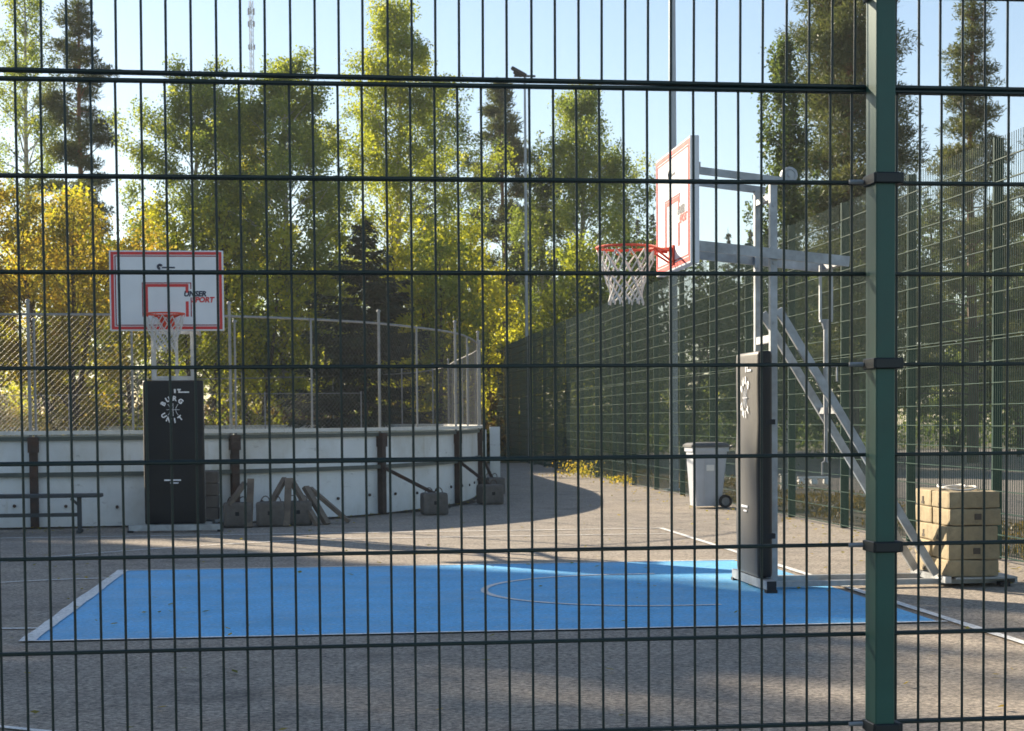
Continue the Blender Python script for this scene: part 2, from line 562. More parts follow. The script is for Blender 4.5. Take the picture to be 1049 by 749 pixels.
# ------------------------------------------------------------------ the setting
struct('ground', sheet(-260, 260, -60, 300, 10, 10), M['soil'], -0.03)
struct('court_asphalt', sheet(-26, 6.45, -6, 53, 4, 6), M['asphalt'], -0.006)
struct('verge', sheet(6.45, 8.9, -6, 76, 1, 6), M['gravel'], -0.010)
struct('road', sheet(8.9, 70, -10, 68, 4, 4), M['asphalt2'], -0.014)

LX0, LX1, LY0, LY1 = -1.80, 3.95, 10.71, 15.73
mb = MB()
def line(a, b, w=0.05, z=0.004):
    a, b = np.array(a, float), np.array(b, float)
    t = (b - a) / np.linalg.norm(b - a)
    n = np.array([-t[1], t[0]]) * w / 2
    k = max(1, int(np.linalg.norm(b - a) / 0.25))
    vs, fs = [], []
    for i in range(k + 1):
        p = a + (b - a) * i / k
        j1, j2 = 1 + random.uniform(-.13, .13), 1 + random.uniform(-.13, .13)
        vs += [(p[0] + n[0] * j1, p[1] + n[1] * j1, z), (p[0] - n[0] * j2, p[1] - n[1] * j2, z)]
    for i in range(k):
        fs.append([2 * i + 1, 2 * i + 3, 2 * i + 2, 2 * i])
    mb.add(vs, fs)
def arc(c, r, a0, a1, w=0.05, z=0.004, n=48):
    vs, fs = [], []
    for i in range(n + 1):
        a = a0 + (a1 - a0) * i / n
        for q in (r - w / 2, r + w / 2):
            vs.append((c[0] + q * math.cos(a), c[1] + q * math.sin(a), z))
    for i in range(n):
        fs.append([2 * i, 2 * i + 1, 2 * i + 3, 2 * i + 2])
    mb.add(vs, fs)
struct('blue_lane', sheet(LX0, LX1, LY0, LY1, 8, 8), M['blue'], 0.0)
# lane edges, baseline, sideline, semicircles
Z1, Z2 = 0.004, 0.0065
line((LX0 - 0.06, LY0), (4.0, LY0), 0.05, Z1)
line((LX0 - 0.06, LY1), (4.0, LY1), 0.05, Z1)
line((LX0 - 0.03, LY0 - .025), (LX0 - 0.03, LY1 + .025), 0.10, Z2)
line((4.05, 4.3), (4.05, 20.5), 0.07, Z2)
line((-16, 20.5), (4.08, 20.5), 0.05, Z1)
HC = (2.47, 13.2)
arc(HC, 1.25, PI / 2, 3 * PI / 2, 0.055, Z1)
line((2.47, 13.2 - 1.25), (2.80, 13.2 - 1.25), 0.055, Z1)
line((2.47, 13.2 + 1.25), (2.80, 13.2 + 1.25), 0.055, Z1)
arc((LX0 - .03, 13.2), 1.8, PI / 2, 3 * PI / 2, 0.045, 0.0022)
a0 = math.acos(6.35 / 6.75)
arc(HC, 6.75, PI / 2 + math.asin(2.3 / 6.75) * 0.95, PI * 3 / 2 - 0.3, 0.045, 0.0022, 90)
line((0.2, 19.53), (4.0, 19.53), 0.045, 0.0022)
line((-12, 17.42), (-0.75, 17.42), 0.04, 0.0012)
struct('court_lines', mb, M['white_line'])

# ------------------------------------------------------------------ near fence (the one we look through)
SP = 0.0513
HEIGHTS_LOW = [2.047 - 0.2 * k for k in range(11)]
HEIGHTS_UP = [2.058 + 0.2 * k for k in range(10)]
def near_panel(x0, x1, low, phase):
    mb = MB()
    zs = HEIGHTS_LOW if low else HEIGHTS_UP
    za, zb = (0.03, 2.05) if low else (2.055, 3.875)
    k0 = math.ceil((x0 + 0.008 - phase) / SP)
    k1 = math.floor((x1 - 0.008 - phase) / SP)
    for k in range(k0, k1 + 1):
        x = phase + SP * k
        j1, j2 = random.uniform(-.0018, .0018), random.uniform(-.0018, .0018)
        mb.tube([(x + j1, 0, za), (x + (j1 + j2) / 2, random.uniform(-.001, .001), (za + zb) / 2), (x + j2, 0, zb)], 0.0029, 8, cap=True)
    for z in zs:
        for s in (-1, 1):
            d = 0.0002 if z in (zs[0],) else 0
            mb.tube([(x0, s * 0.0072, z), ((x0 + x1) / 2, s * 0.0072, z + random.uniform(-.0015, .0015)), (x1, s * 0.0072, z)], 0.0042 + d, 8)
    return mb
nf = empty('mesh_fence', (0, 3.69, 0), math.atan(0.0133))
tag(nf, 'dark green welded wire mesh fence close in front, seen through to the court', 'fence')
NP = [-3.80, -1.30, 1.213, 3.71, 6.08]
for i, x in enumerate(NP):
    pm = MB()
    pm.box((0, -0.0365, 1.93), (0.0435, 0.073, 3.92), bev=0.005)
    p = pm.build('post', M['post_green'], nf, loc=(x, -0.012, 0))
    for k in range(10):
        z = 0.247 + 0.4 * k
        if z > 3.8:
            continue
        c = MB()
        c.box((0.003, -0.078, 0), (0.058, 0.008, 0.024), bev=0.003)
        c.box((-0.0255, -0.040, 0), (0.006, 0.076, 0.024), bev=0.002)
        c.box((0.0315, -0.040, 0), (0.014, 0.076, 0.024), bev=0.002)
        c.build('clamp', M['clamp'], p, loc=(0, 0, z))
        c = MB()
        c.lathe([(0, -.014), (.005, -.014), (.005, .02), (0, .02)], (0, 0, 0), 8, axis='x')
        c.build('bolt', M['zinc'], p, loc=(-0.046, -0.004, z))
for i in range(4):
    near_panel(NP[i] + 0.002, NP[i + 1] - 0.002, True, 0.190).build('mesh_panel', M['fence'], nf)
    o = near_panel(NP[i] + 0.002, NP[i + 1] - 0.002, False, 0.1845).build('mesh_panel', M['fence'], nf)
    o.rotation_euler.y = 0.0048 if i == 1 else 0.001
    o.location.z = 0.004 if i == 1 else 0.0

# ------------------------------------------------------------------ side fence along the right edge
BAY = 2.35
def side_panel(za, zb):
    mb = MB()
    n = int((BAY - 0.03) / 0.05)
    y0 = -(n - 1) * 0.05 / 2 + BAY / 2
    for k in range(n):
        mb.tube([(0, y0 + 0.05 * k, za), (0, y0 + 0.05 * k, zb)], 0.0035, 4, cap=False)
    z = za + 0.01
    while z < zb:
        for s in (-1, 1):
            mb.tube([(s * 0.007, 0.02, z), (s * 0.007, BAY - 0.02, z)], 0.0056, 4)
        z += 0.2
    return mb.mesh('mesh_panel', [M['fence_side']])
low_me, up_me = side_panel(0.03, 2.05), side_panel(2.06, 3.87)
pm = MB()
pm.box((0.045, 0, 1.945), (0.09, 0.05, 3.89), bev=0.004)
post_me = pm.mesh('post', [M['side_post']])
def side_fence(x, y0, nb, label):
    root = empty('mesh_fence', (x, y0, 0))
    tag(root, label, 'fence')
    for i in range(nb + 1):
        o = bpy.data.objects.new('post', post_me)
        COL.objects.link(o)
        o.parent = root
        o.location = (0.012, i * BAY, 0)
        if i < nb:
            for me in (low_me, up_me):
                q = bpy.data.objects.new('mesh_panel', me)
                COL.objects.link(q)
                q.parent = root
                q.location = (0, i * BAY, 0)
                q.rotation_euler = (0, random.uniform(-.004, .004), 0)
    return root
side_fence(6.15, 3.59, 20, 'tall green wire mesh fence running along the right edge of the court, behind the bin')
side_fence(6.15, 51.75, 10, 'dark far stretch of green mesh fence beyond the narrow gap and light mast')

# ------------------------------------------------------------------ rink boards and chain link
def catmull(P, n=40):
    P = np.array(P, float)
    P = np.vstack([2 * P[0] - P[1], P, 2 * P[-1] - P[-2]])
    out = []
    for i in range(1, len(P) - 2):
        p0, p1, p2, p3 = P[i - 1:i + 3]
        for t in np.linspace(0, 1, n, endpoint=False):
            out.append(0.5 * ((2 * p1) + (-p0 + p2) * t + (2 * p0 - 5 * p1 + 4 * p2 - p3) * t * t + (-p0 + 3 * p1 - 3 * p2 + p3) * t ** 3))
    out.append(P[-2])
    return np.array(out)
path = catmull([(-16, 22.5), (-9, 22.5), (-3.4, 22.5), (-1.25, 22.95), (0.25, 24.05), (1.15, 25.3), (2.15, 27.6), (2.78, 31.0), (3.08, 34.5), (3.1, 40), (3.1, 46), (2.2, 51), (-1, 54.5), (-6, 56), (-18, 56)])
seg = np.linalg.norm(np.diff(path, axis=0), axis=1)
S = np.r_[0, np.cumsum(seg)]
def at(s):
    return np.array([np.interp(s, S, path[:, 0]), np.interp(s, S, path[:, 1])])
def nrm(s):
    t = at(s + 0.05) - at(s - 0.05)
    t /= np.linalg.norm(t)
    return np.array([t[1], -t[0]])       # points outwards (towards the camera side)
def s_of_x(x):                            # first stretch only
    k = np.argmin(np.abs(path[:400, 0] - x) + (path[:400, 1] > 36) * 99)
    return S[k]
rink = empty('ice_rink_surround', (-3.6, 22.5, 0))
tag(rink, 'white ice rink boards with curved corner and chain link screen on top', 'rink boards')
RO = np.array([-3.6, 22.5, 0])
def P3(s, off, z):
    p = at(s) + nrm(s) * off
    return np.array([p[0], p[1], z]) - RO
s_posts = [s_of_x(-3.66) - 2.55 * k for k in range(4, 0, -1)] + [s_of_x(x) for x in (-3.66, -1.22, 0.78, 2.06, 2.72)]
while s_posts[-1] < S[-1] - 3:
    s_posts.append(s_posts[-1] + 3.4)
WH = 1.215
for i in range(len(s_posts) - 1):
    a, b = s_posts[i], s_posts[i + 1]
    mb = MB()
    k = 6
    vs, fs = [], []
    for j in range(k + 1):
        s = a + 0.012 + (b - a - 0.024) * j / k
        for off, z in ((0, -0.01), (0, WH - 0.03), (-0.03, WH - 0.03), (-0.03, -0.01)):
            vs.append(P3(s, off, z))
    for j in range(k):
        for q in range(4):
            q2 = (q + 1) % 4
            fs.append([j * 4 + q, j * 4 + 4 + q, j * 4 + 4 + q2, j * 4 + q2])
    fs += [[0, 1, 2, 3], [k * 4 + 3, k * 4 + 2, k * 4 + 1, k * 4]]
    mb.add(vs, fs, 0)
    # fixing bolts along the foot
    nb = 4
    for q in range(nb):
        s = a + (b - a) * (q + 0.6) / nb
        c = P3(s, 0.004, 0.27 + 0.02 * math.sin(q * 5))
        nx = nrm(s)
        mb.tube([c, c + np.array([nx[0], nx[1], 0]) * 0.02], 0.022, 8, 1)
    mb.build('board_panel', [M['rink_white'], M['rust']], rink)
    # chain link in this bay: two families of diagonal wires
    mb = MB()
    z0, z1 = WH + 0.03, 2.73
    hgt = z1 - z0
    step = 0.078 if i < 12 else 0.14
    L = b - a
    for fam in (1, -1):
        c0 = -hgt
        while c0 < L:
            pts = []
            for q in range(5):
                s = c0 + hgt * q / 4
                ss = s if fam == 1 else L - s
                pts.append((ss, z0 + hgt * q / 4))
            # clip to bay
            u0 = max(0, -c0 / hgt)
            u1 = min(1, (L - c0) / hgt)
            if u1 - u0 > 0.02:
                pp = []
                for q in range(4):
                    u = u0 + (u1 - u0) * q / 3
                    s = c0 + hgt * u
                    ss = s if fam == 1 else L - s
                    pp.append(P3(a + ss, -0.02 + 0.003 * fam, z0 + hgt * u))
                mb.tube(pp, 0.0010, 3, cap=False)
            c0 += step
    mb.build('chain_link_screen', M['wire_zinc'], rink)
ss = np.arange(s_posts[0], s_posts[-1], 0.3)
mb = MB()
for i in range(len(ss) - 1):
    a, b = P3(ss[i], 0.01, WH), P3(ss[i + 1], 0.01, WH)
    mb.beam(a, b, 0.10, 0.05)
mb.build('top_rail', M['rink_cap'], rink)
mb = MB()
mb.tube([P3(s, -0.02, 2.73) for s in ss], 0.016, 6)
mb.build('screen_rail', M['zinc_post'], rink)
mb = MB()
for i in range(len(ss) - 1):
    mb.beam(P3(ss[i], 0.035, 0.68), P3(ss[i + 1], 0.035, 0.68), 0.05, 0.055)
mb.beam(P3(ss[0], 0.035, 0.68), P3(ss[1], 0.035, 0.68), 0.05, 0.055)
mb.build('mid_rail', M['rail_green'], rink)
mb = MB()
for i in range(len(ss) - 1):
    mb.beam(P3(ss[i], 0.03, WH - 0.075), P3(ss[i + 1], 0.03, WH - 0.075), 0.03, 0.05)
mb.build('rail_under_cap', M['rail_green'], rink)
for i, s in enumerate(s_posts):
    mb = MB()
    a, b = P3(s, 0.045, 0.0), P3(s, 0.045, WH - 0.05)
    n = nrm(s)
    mb.beam(a, b, 0.10, 0.085, up=(n[0], n[1], 0))
    mb.beam(P3(s, 0.05, WH - 0.25), P3(s, 0.05, WH - 0.06), 0.13, 0.11, up=(n[0], n[1], 0))
    mb.build('board_post', M['rust'], rink)
    mb = MB()
    for d in ((-0.035, 0.035) if i in (4, 5) else (0,)):
        mb.tube([P3(s + d, 0.02, WH - 0.3), P3(s + d, 0.02, 2.75 + (0.14 if d <= 0 else -0.1))], 0.021 if d <= 0 else 0.015, 8)
        mb.lathe([(0.03, 0), (0.03, 0.02), (0.012, 0.035), (0, 0.035)], P3(s + d, 0.02, 2.75 + (0.14 if d <= 0 else -0.1)), 8)
    mb.build('screen_post', M['zinc_post'], rink)
    m2 = s_posts[i] + 1.25
    if 4 <= i < 12:
        mb = MB()
        mb.tube([P3(m2, 0.0, WH), P3(m2, 0.0, 2.74)], 0.016, 8)
        mb.build('screen_post', M['zinc_post'], rink)
# braces from the curved posts down to the ballast
brace_feet = []
for s, d, l in ((s_posts[6], 0.25, 0.62), (s_posts[7], -0.05, 0.62), (s_posts[8], -0.35, 0.60)):
    mb = MB()
    n = nrm(s)
    a = P3(s, 0.09, 0.66)
    f = at(s) + n * l + np.array([d, 0])
    b = np.array([f[0], f[1], 0.30]) - RO
    mb.beam(a, b, 0.045, 0.045)
    mb.build('brace', M['rust'], rink)
    brace_feet.append((f[0], f[1]))
# loose end panel standing out from the boards at the opening
mb = MB()
mb.box((0, 0, 0), (0.20, 0.035, 1.16), bev=0.004)
gp = mb.build('gate_panel', M['rink_white'], rink, loc=Vector((3.33, 33.6, 0.62)) - Vector(RO))
mb = MB()
mb.box((0, 0, 0), (0.13, 0.035, 1.10), bev=0.004)
mb.build('gate_panel', M['rink_white'], rink, loc=Vector((3.06, 33.2, 0.60)) - Vector(RO))
# strip of leaf litter and dirt against the boards
mb = MB()
vs, fs = [], []
st = np.arange(s_posts[0], s_posts[8], 0.12)
for i, s in enumerate(st):
    w = 0.22 + 0.16 * math.sin(s * 2.1) * math.sin(s * 0.77) + random.uniform(-.05, .05)
    vs += [P3(s, -0.02, 0.008) + RO, P3(s, max(0.1, w), 0.003) + RO]
for i in range(len(st) - 1):
    fs.append([2 * i, 2 * i + 2, 2 * i + 3, 2 * i + 1])
mb.add(vs, fs)
o = mb.build('leaf_litter', M['litter'])
o['kind'] = 'structure'
# inner low fence across the far side of the rink
mb0 = empty('chain_link_fence', (-2, 47, 0))
tag(mb0, 'low chain link fence far back behind the rink screen', 'fence')
for k in range(6):
    mb = MB()
    mb.tube([(-10 + 2.6 * k, 0, 0), (-10 + 2.6 * k, 0, 2.15)], 0.02, 8)
    mb.build('post', M['zinc_dark'], mb0)
mb = MB()
mb.tube([(-10, 0, 2.1), (3, 0, 2.1)], 0.008, 6)
mb.build('rail', M['zinc_dark'], mb0)
mb = MB()
for fam in (1, -1):
    c0 = -10 - 2.05
    while c0 < 3:
        u0, u1 = max(0, (-10 - c0) / 2.05), min(1, (3 - c0) / 2.05)
        if u1 > u0:
            xa, xb = c0 + 2.05 * u0, c0 + 2.05 * u1
            if fam == -1:
                xa, xb = -7 - xa, -7 - xb
            mb.tube([(xa, 0.003 * fam, 0.05 + 2.05 * u0), (xb, 0.003 * fam, 0.05 + 2.05 * u1)], 0.0018, 3, cap=False)
        c0 += 0.11
mb.build('chain_link_screen', M['wire_zinc'], mb0)

# ------------------------------------------------------------------ concrete ballast, planks and bench by the boards
def ballast(w=0.36, d=0.34, h=0.31):
    root = empty('concrete_block')
    mb = MB()
    mb.rough((0, 0, h / 2), (w, d, h), 0.028, 0.006, 3)
    mb.box((0, -d / 2 - 0.001, h * 0.55), (0.05, 0.01, 0.05), mi=1)
    mb.build('block', [M['concrete'], M['rubber']], root)
    for x in (-0.07, 0.07):
        mb = MB()
        a = np.linspace(0, PI, 9)
        mb.tube([(x + 0.055 * math.cos(t), 0.02, h - 0.005 + 0.075 * math.sin(t)) for t in a], 0.007, 6)
        mb.build('lifting_loop', M['rust'], root)
    return root
b0 = ballast()
b0.location = (brace_feet[0][0], brace_feet[0][1], 0)
b0.rotation_euler.z = 0.1
tag(b0, 'grey concrete ballast block with wire loops under the leftmost brace of the curved boards', 'concrete block', 'ballast blocks along the rink boards')
bl = [(brace_feet[1][0], brace_feet[1][1], 0.25, 'grey concrete ballast block under the middle brace of the curved boards'),
      (brace_feet[2][0], brace_feet[2][1], 0.5, 'grey concrete ballast block beside the white end panel of the boards'),
      (-1.12, 22.1, 0.03, 'dark concrete ballast block between the left basketball pad and the upright planks'),
      (-0.70, 22.2, -0.06, 'dark concrete ballast block right behind the pale upright plank'),
      (-0.36, 22.35, 0.04, 'dark concrete ballast block with loops on top amid the leaning planks')]
for x, y, rz, lab in bl:
    c = dup(b0)
    c.location = (x, y, 0)
    c.rotation_euler.z = rz
    c['label'] = lab
for (a, b, w, h, lab) in [
    ((-0.97, 21.93, 0.0), (-0.95, 22.20, 0.60), 0.085, 0.045, 'pale grey plank standing upright against dark blocks, left of the pile'),
    ((-1.22, 21.95, 0.28), (-1.02, 22.1, 0.56), 0.07, 0.05, 'short dark plank leaning beside the pale upright plank'),
    ((-0.50, 22.02, 0.0), (-0.47, 22.28, 0.60), 0.085, 0.045, 'pale plank standing upright at the peak of the leaning pile'),
    ((-0.10, 22.15, 0.0), (-0.45, 22.4, 0.59), 0.09, 0.05, 'grey plank leaning steeply against the pale upright plank'),
    ((-0.72, 22.15, 0.25), (-0.52, 22.4, 0.60), 0.07, 0.05, 'short plank leaning in from the left of the pile'),
    ((0.02, 22.30, 0.0), (-0.26, 22.52, 0.48), 0.10, 0.055, 'middle plank of the pile, leaning over the blocks'),
    ((0.30, 22.50, 0.02), (-0.20, 22.62, 0.46), 0.11, 0.05, 'long low grey plank leaning at the right end of the pile')]:
    mb = MB()
    c = (np.array(a) + np.array(b)) / 2
    mb.beam(np.array(a) - c, np.array(b) - c, w, h)
    o = mb.build('wooden_plank', M['wood'], loc=c.tolist())
    tag(o, lab, 'plank', 'planks piled by the rink boards')
bench = empty('bench', (-4.99, 21.35, 0))
tag(bench, 'low dark bench standing in front of the white boards at far left', 'bench')
mb = MB()
mb.box((0, 0, 0.455), (4.55, 0.26, 0.045), bev=0.008)
mb.build('seat', M['bench'], bench)
mb = MB()
mb.beam((-1.9, 0, 0.22), (2.0, 0, 0.22), 0.04, 0.045)
mb.build('stretcher', M['bench'], bench)
for x in (-1.9, 2.0):
    mb = MB()
    mb.beam((x, 0, 0), (x, 0, 0.432), 0.05, 0.05)
    mb.beam((x, -0.13, 0.02), (x, 0.13, 0.02), 0.05, 0.035)
    mb.beam((x - 0.10, 0, 0.42), (x, 0, 0.33), 0.03, 0.03)
    mb.build('leg', M['bench'], bench)

# ------------------------------------------------------------------ basketball goals
def goal(loc, rz, dz, long_base, label):
    """local frame: rim centre above the origin, +y runs back to the ballast, x to the right seen from the court"""
    g = empty('basketball_goal', loc, rz)
    tag(g, label, 'basketball goal', 'portable basketball goals on the court')
    RZ = 2.665 + dz
    yb = 0.37                                   # board front
    BW, BH = 1.32, 0.94
    zb = RZ - 0.175
    # board
    mb = MB()
    mb.box((0, yb + 0.034, zb + BH / 2), (BW, 0.068, BH), bev=0.004)
    board = mb.build('backboard', M['board'], g)
    mb = MB()
    def frame(x0, x1, z0, z1, w, y, mi):
        mb.box(((x0 + x1) / 2, y, z0 + w / 2), (x1 - x0, 0.003, w), mi=mi)
        mb.box(((x0 + x1) / 2, y, z1 - w / 2), (x1 - x0, 0.003, w), mi=mi)
        mb.box((x0 + w / 2, y, (z0 + z1) / 2), (w, 0.003, z1 - z0 - 2 * w), mi=mi)
        mb.box((x1 - w / 2, y, (z0 + z1) / 2), (w, 0.003, z1 - z0 - 2 * w), mi=mi)
    yf = yb - 0.0015
    h = BW / 2
    frame(-h + 0.018, h - 0.018, zb + 0.016, zb + BH - 0.016, 0.034, yf, 0)
    frame(-h + 0.064, h - 0.064, zb + 0.060, zb + BH - 0.060, 0.012, yf, 1)
    mb.build('border_marking', [M['red'], M['dark_red']], board)
    mb = MB()
    iw, z0, z1 = 0.255, RZ - 0.01, RZ + 0.385
    for (k, w, mi) in ((0.0, 0.034, 0), (0.046, 0.012, 1)):
        x = iw - 0.02 + k
        zt = z1 - 0.046 + k
        mb.box((-x, yf, (z0 + zt) / 2), (w, 0.003, zt - z0), mi=mi)
        mb.box((0, yf, zt + (w / 2 if k == 0 else 0)), (2 * x + w, 0.003, w), mi=mi)
        mb.box((x, yf, zt - 0.035), (w, 0.003, 0.07), mi=mi)
        mb.box((x, yf, (z0 + zt - 0.17) / 2), (w, 0.003, zt - 0.17 - z0), mi=mi)
    mb.build('target_marking', [M['red'], M['dark_red']], board)
    mb = MB()
    put_text(mb, 'UNSER', 0.085, 0.33, yf - 0.002, RZ + 0.255, 0, 0.004, 0, 0.2)
    mb.build('printed_word', [M['ink'], M['red']], board)
    mb = MB()
    put_text(mb, 'SPORT', 0.085, 0.42, yf - 0.002, RZ + 0.185, 0, 0.004, 1, 0.2)
    mb.build('printed_word', [M['ink'], M['red']], board)
    mb = MB()
    # small emblem and word at the top
    a = np.linspace(0.1 * PI, 1.55 * PI, 12)
    mb.tube([(-0.075 + 0.022 * math.cos(t), yf - 0.003, RZ + 0.575 + 0.022 * math.sin(t)) for t in a], 0.014, 6, 0)
    mb.box((0.025, yf - 0.001, RZ + 0.565), (0.15, 0.002, 0.018), mi=0)
    mb.build('emblem', [M['ink'], M['red']], board)
    # steel frame behind the board
    mb = MB()
    yk = yb + 0.085
    for x in (-0.24, 0.24):
        mb.beam((x, yk, zb + 0.02), (x, yk, zb + BH - 0.06), 0.045, 0.03, up=(0, 1, 0))
    for z in (zb + 0.14, zb + BH - 0.2):
        mb.beam((-0.55, yk + 0.004, z), (0.55, yk + 0.004, z), 0.028, 0.04)
    mb.build('board_frame', M['zinc'], g)
    # rim
    mb = MB()
    a = np.linspace(0, 2 * PI, 41)[:-1]
    mb.tube([(0.229 * math.cos(t), 0.229 * math.sin(t), RZ) for t in a], 0.0105, 8, closed=True)
    for sgn in (-1, 1):
        mb.tube([(sgn * 0.16, 0.165, RZ - 0.004), (sgn * 0.06, 0.34, RZ - 0.03)], 0.009, 8)
        mb.tube([(sgn * 0.10, 0.207, RZ - 0.01), (sgn * 0.055, 0.35, RZ - 0.11)], 0.008, 8)
    mb.box((0, 0.30, RZ - 0.012), (0.15, 0.13, 0.014))
    mb.box((0, 0.361, RZ - 0.06), (0.17, 0.014, 0.15), bev=0.003)
    for t in range(12):
        an = t * PI / 6 + 0.1
        q = np.linspace(0, PI, 6)
        c, s = math.cos(an), math.sin(an)
        mb.tube([(0.229 * c - s * 0.02 * math.cos(u), 0.229 * s + c * 0.02 * math.cos(u), RZ - 0.008 - 0.026 * math.sin(u)) for u in q], 0.0035, 5)
    mb.build('rim', M['rim'], g)
    # net: long loops, then diamonds
    mb = MB()
    rows = [(0.222, -0.03), (0.205, -0.12), (0.178, -0.20), (0.150, -0.265), (0.132, -0.32), (0.126, -0.37), (0.134, -0.415)]
    nn = 12
    def np_(r, k):
        rad, z = rows[r]
        an = 2 * PI * (k + 0.5 * (r % 2)) / nn
        rr = rad * (1 + 0.03 * math.sin(3.1 * k + r))
        return np.array([rr * math.cos(an), rr * math.sin(an), RZ + z + 0.008 * math.sin(2.3 * k + 1.7 * r)])
    for r in range(len(rows) - 1):
        for k in range(nn):
            a_ = np_(r, k)
            if r % 2 == 0:
                ends = (np_(r + 1, k), np_(r + 1, k - 1))
            else:
                ends = (np_(r + 1, k), np_(r + 1, k + 1))
            for b_ in ends:
                m_ = (a_ + b_) / 2
                m_[:2] *= 0.985
                mb.tube([a_, m_, b_], 0.0062 if r < 2 else 0.0068, 5)
    for k in range(nn):
        p = np_(len(rows) - 1, k)
        mb.tube([p, p + np.array([0, 0, -0.025])], [0.009, 0.006], 5)
    mb.build('net', M['net'], g)
    # uprights
    yp = 1.06
    px = 0.235
    zt = RZ + 0.475
    for sgn in (-1, 1):
        mb = MB()
        mb.beam((sgn * px, yp + 0.05, 0.06), (sgn * px, yp + 0.05, zt), 0.055, 0.055)
        for zz in (RZ + 0.30, RZ - 0.14, RZ - 0.6):
            mb.lathe([(0, -0.04), (0.012, -0.04), (0.012, 0.04), (0, 0.04)], (sgn * px, yp + 0.05, zz), 8, axis='x')
        mb.build('upright', M['zinc'], g)
    mb = MB()
    mb.beam((-px, yp + 0.05, zt - 0.1), (px, yp + 0.05, zt - 0.1), 0.045, 0.045)
    mb.build('crossbar', M['zinc'], g)
    mb = MB()
    mb.beam((-px, yp + 0.05, RZ - 0.72), (px, yp + 0.05, RZ - 0.72), 0.045, 0.06)
    mb.build('crossbar', M['zinc'], g)
    # upper and lower lifting arms
    za, zl = RZ + 0.57, RZ - 0.005
    for sgn in (-1, 1):
        mb = MB()
        mb.beam((sgn * (px + 0.042), yb + 0.07, za), (sgn * (px + 0.042), yp + 0.12, za - 0.085), 0.028, 0.055)
        mb.build('upper_arm', M['zinc'], g)
        mb = MB()
        mb.beam((sgn * (px + 0.045), yb + 0.07, zl), (sgn * (px + 0.045), 1.70, zl - 0.125), 0.032, 0.078)
        mb.build('lower_arm', M['zinc'], g)
    mb = MB()
    mb.beam((-px - 0.03, 1.67, zl - 0.12), (px + 0.03, 1.67, zl - 0.12), 0.05, 0.05)
    mb.build('rear_crossbar', M['zinc'], g)
    # round pulley cover at the top of the near upright
    mb = MB()
    mb.lathe([(0, -0.03), (0.06, -0.03), (0.066, -0.02), (0.066, 0.02), (0.06, 0.03), (0.045, 0.03), (0.04, 0.024), (0.018, 0.024), (0.016, 0.036), (0, 0.036)], (px + 0.02, yp + 0.17, zt + 0.055), 20, axis='x')
    mb.build('pulley_cover', M['zinc'], g, smooth=False)
    # height spindle: fork, tube, crank
    mb = MB()
    ys = 1.60
    for d in (-0.045, 0.045):
        mb.beam((0, ys + d, zl - 0.13), (0, ys + d, RZ - 0.56), 0.03, 0.018, up=(0, 1, 0))
    mb.beam((0, ys - 0.05, RZ - 0.57), (0, ys + 0.05, RZ - 0.57), 0.04, 0.02)
    mb.tube([(0, ys, RZ - 0.57), (0, ys, RZ - 0.64)], [0.045, 0.022], 10)
    mb.tube([(0, ys, RZ - 0.62), (0, ys, 1.36 + dz)], 0.021, 10)
    mb.tube([(0, ys, 1.36 + dz), (0, ys, 0.98)], 0.015, 10)
    mb.build('height_spindle', M['zinc'], g)
    mb = MB()
    mb.tube([(0, ys, 0.99), (0, ys - 0.03, 0.97), (0, ys - 0.03, 0.88), (0, ys + 0.03, 0.88), (0, ys + 0.03, 0.97), (0, ys, 0.99)], 0.009, 6)
    mb.build('crank_eye', M['zinc'], g)
    mb = MB()
    mb.tube([(0, ys + 0.02, RZ - 0.93), (0, ys + 0.09, RZ - 0.93), (0, ys + 0.09, RZ - 1.05)], 0.009, 6)
    mb.build('handle', M['zinc'], g)
    # rear braces
    yr = 2.42 if long_base else 1.95
    for sgn in (-1, 1):
        mb = MB()
        mb.beam((sgn * px, yp + 0.09, 2.17 + dz), (sgn * px, yr, 0.09), 0.042, 0.062)
        mb.build('brace', M['zinc'], g)
    f = (1.38 - 0.09) / (2.17 - 0.09)
    ycr = yr + (yp + 0.09 - yr) * f
    mb = MB()
    mb.beam((-px - 0.02, ycr + 0.0, 1.385), (px + 0.02, ycr, 1.385), 0.05, 0.05)
    mb.beam((0, ycr, 1.385), (0, ys, 1.385), 0.04, 0.03)
    mb.build('brace_crossbar', M['zinc'], g)
    # base frame
    ye = 2.98 if long_base else 2.22
    mb = MB()
    mb.beam((-0.56, yp - 0.05, 0.055), (0.56, yp - 0.05, 0.055), 0.075, 0.07)
    for sgn in (-1, 1):
        mb.beam((sgn * px, yp - 0.01, 0.037), (sgn * px, ye, 0.037), 0.07, 0.042)
    mb.beam((-0.40, ye - 0.52, 0.058), (0.40, ye - 0.52, 0.058), 0.05, 0.05)
    mb.box((0, ye - 0.22, 0.068), (0.80, 0.48, 0.014))
    mb.box((0, ye + 0.03, 0.05), (0.80, 0.02, 0.05))
    mb.build('base_frame', M['zinc'], g)
    for x in (-0.54, 0.54):
        mb = MB()
        mb.box((x, yp - 0.05, 0.012), (0.07, 0.085, 0.024))
        mb.box((x * 1.045, yp - 0.05, 0.055), (0.012, 0.07, 0.066))
        mb.build('rubber_foot', M['rubber'], g)
    for x in (-0.34, 0.34):
        mb = MB()
        mb.box((x, ye - 0.05, 0.017), (0.08, 0.08, 0.033))
        mb.build('rubber_foot', M['rubber'], g)
    # pad: rounded slab strapped to the uprights
    W_, T_, H0, H1 = 0.73, 0.125, 0.10, 1.845 + dz * 0
    mb = MB()
    prof = []
    r = 0.045
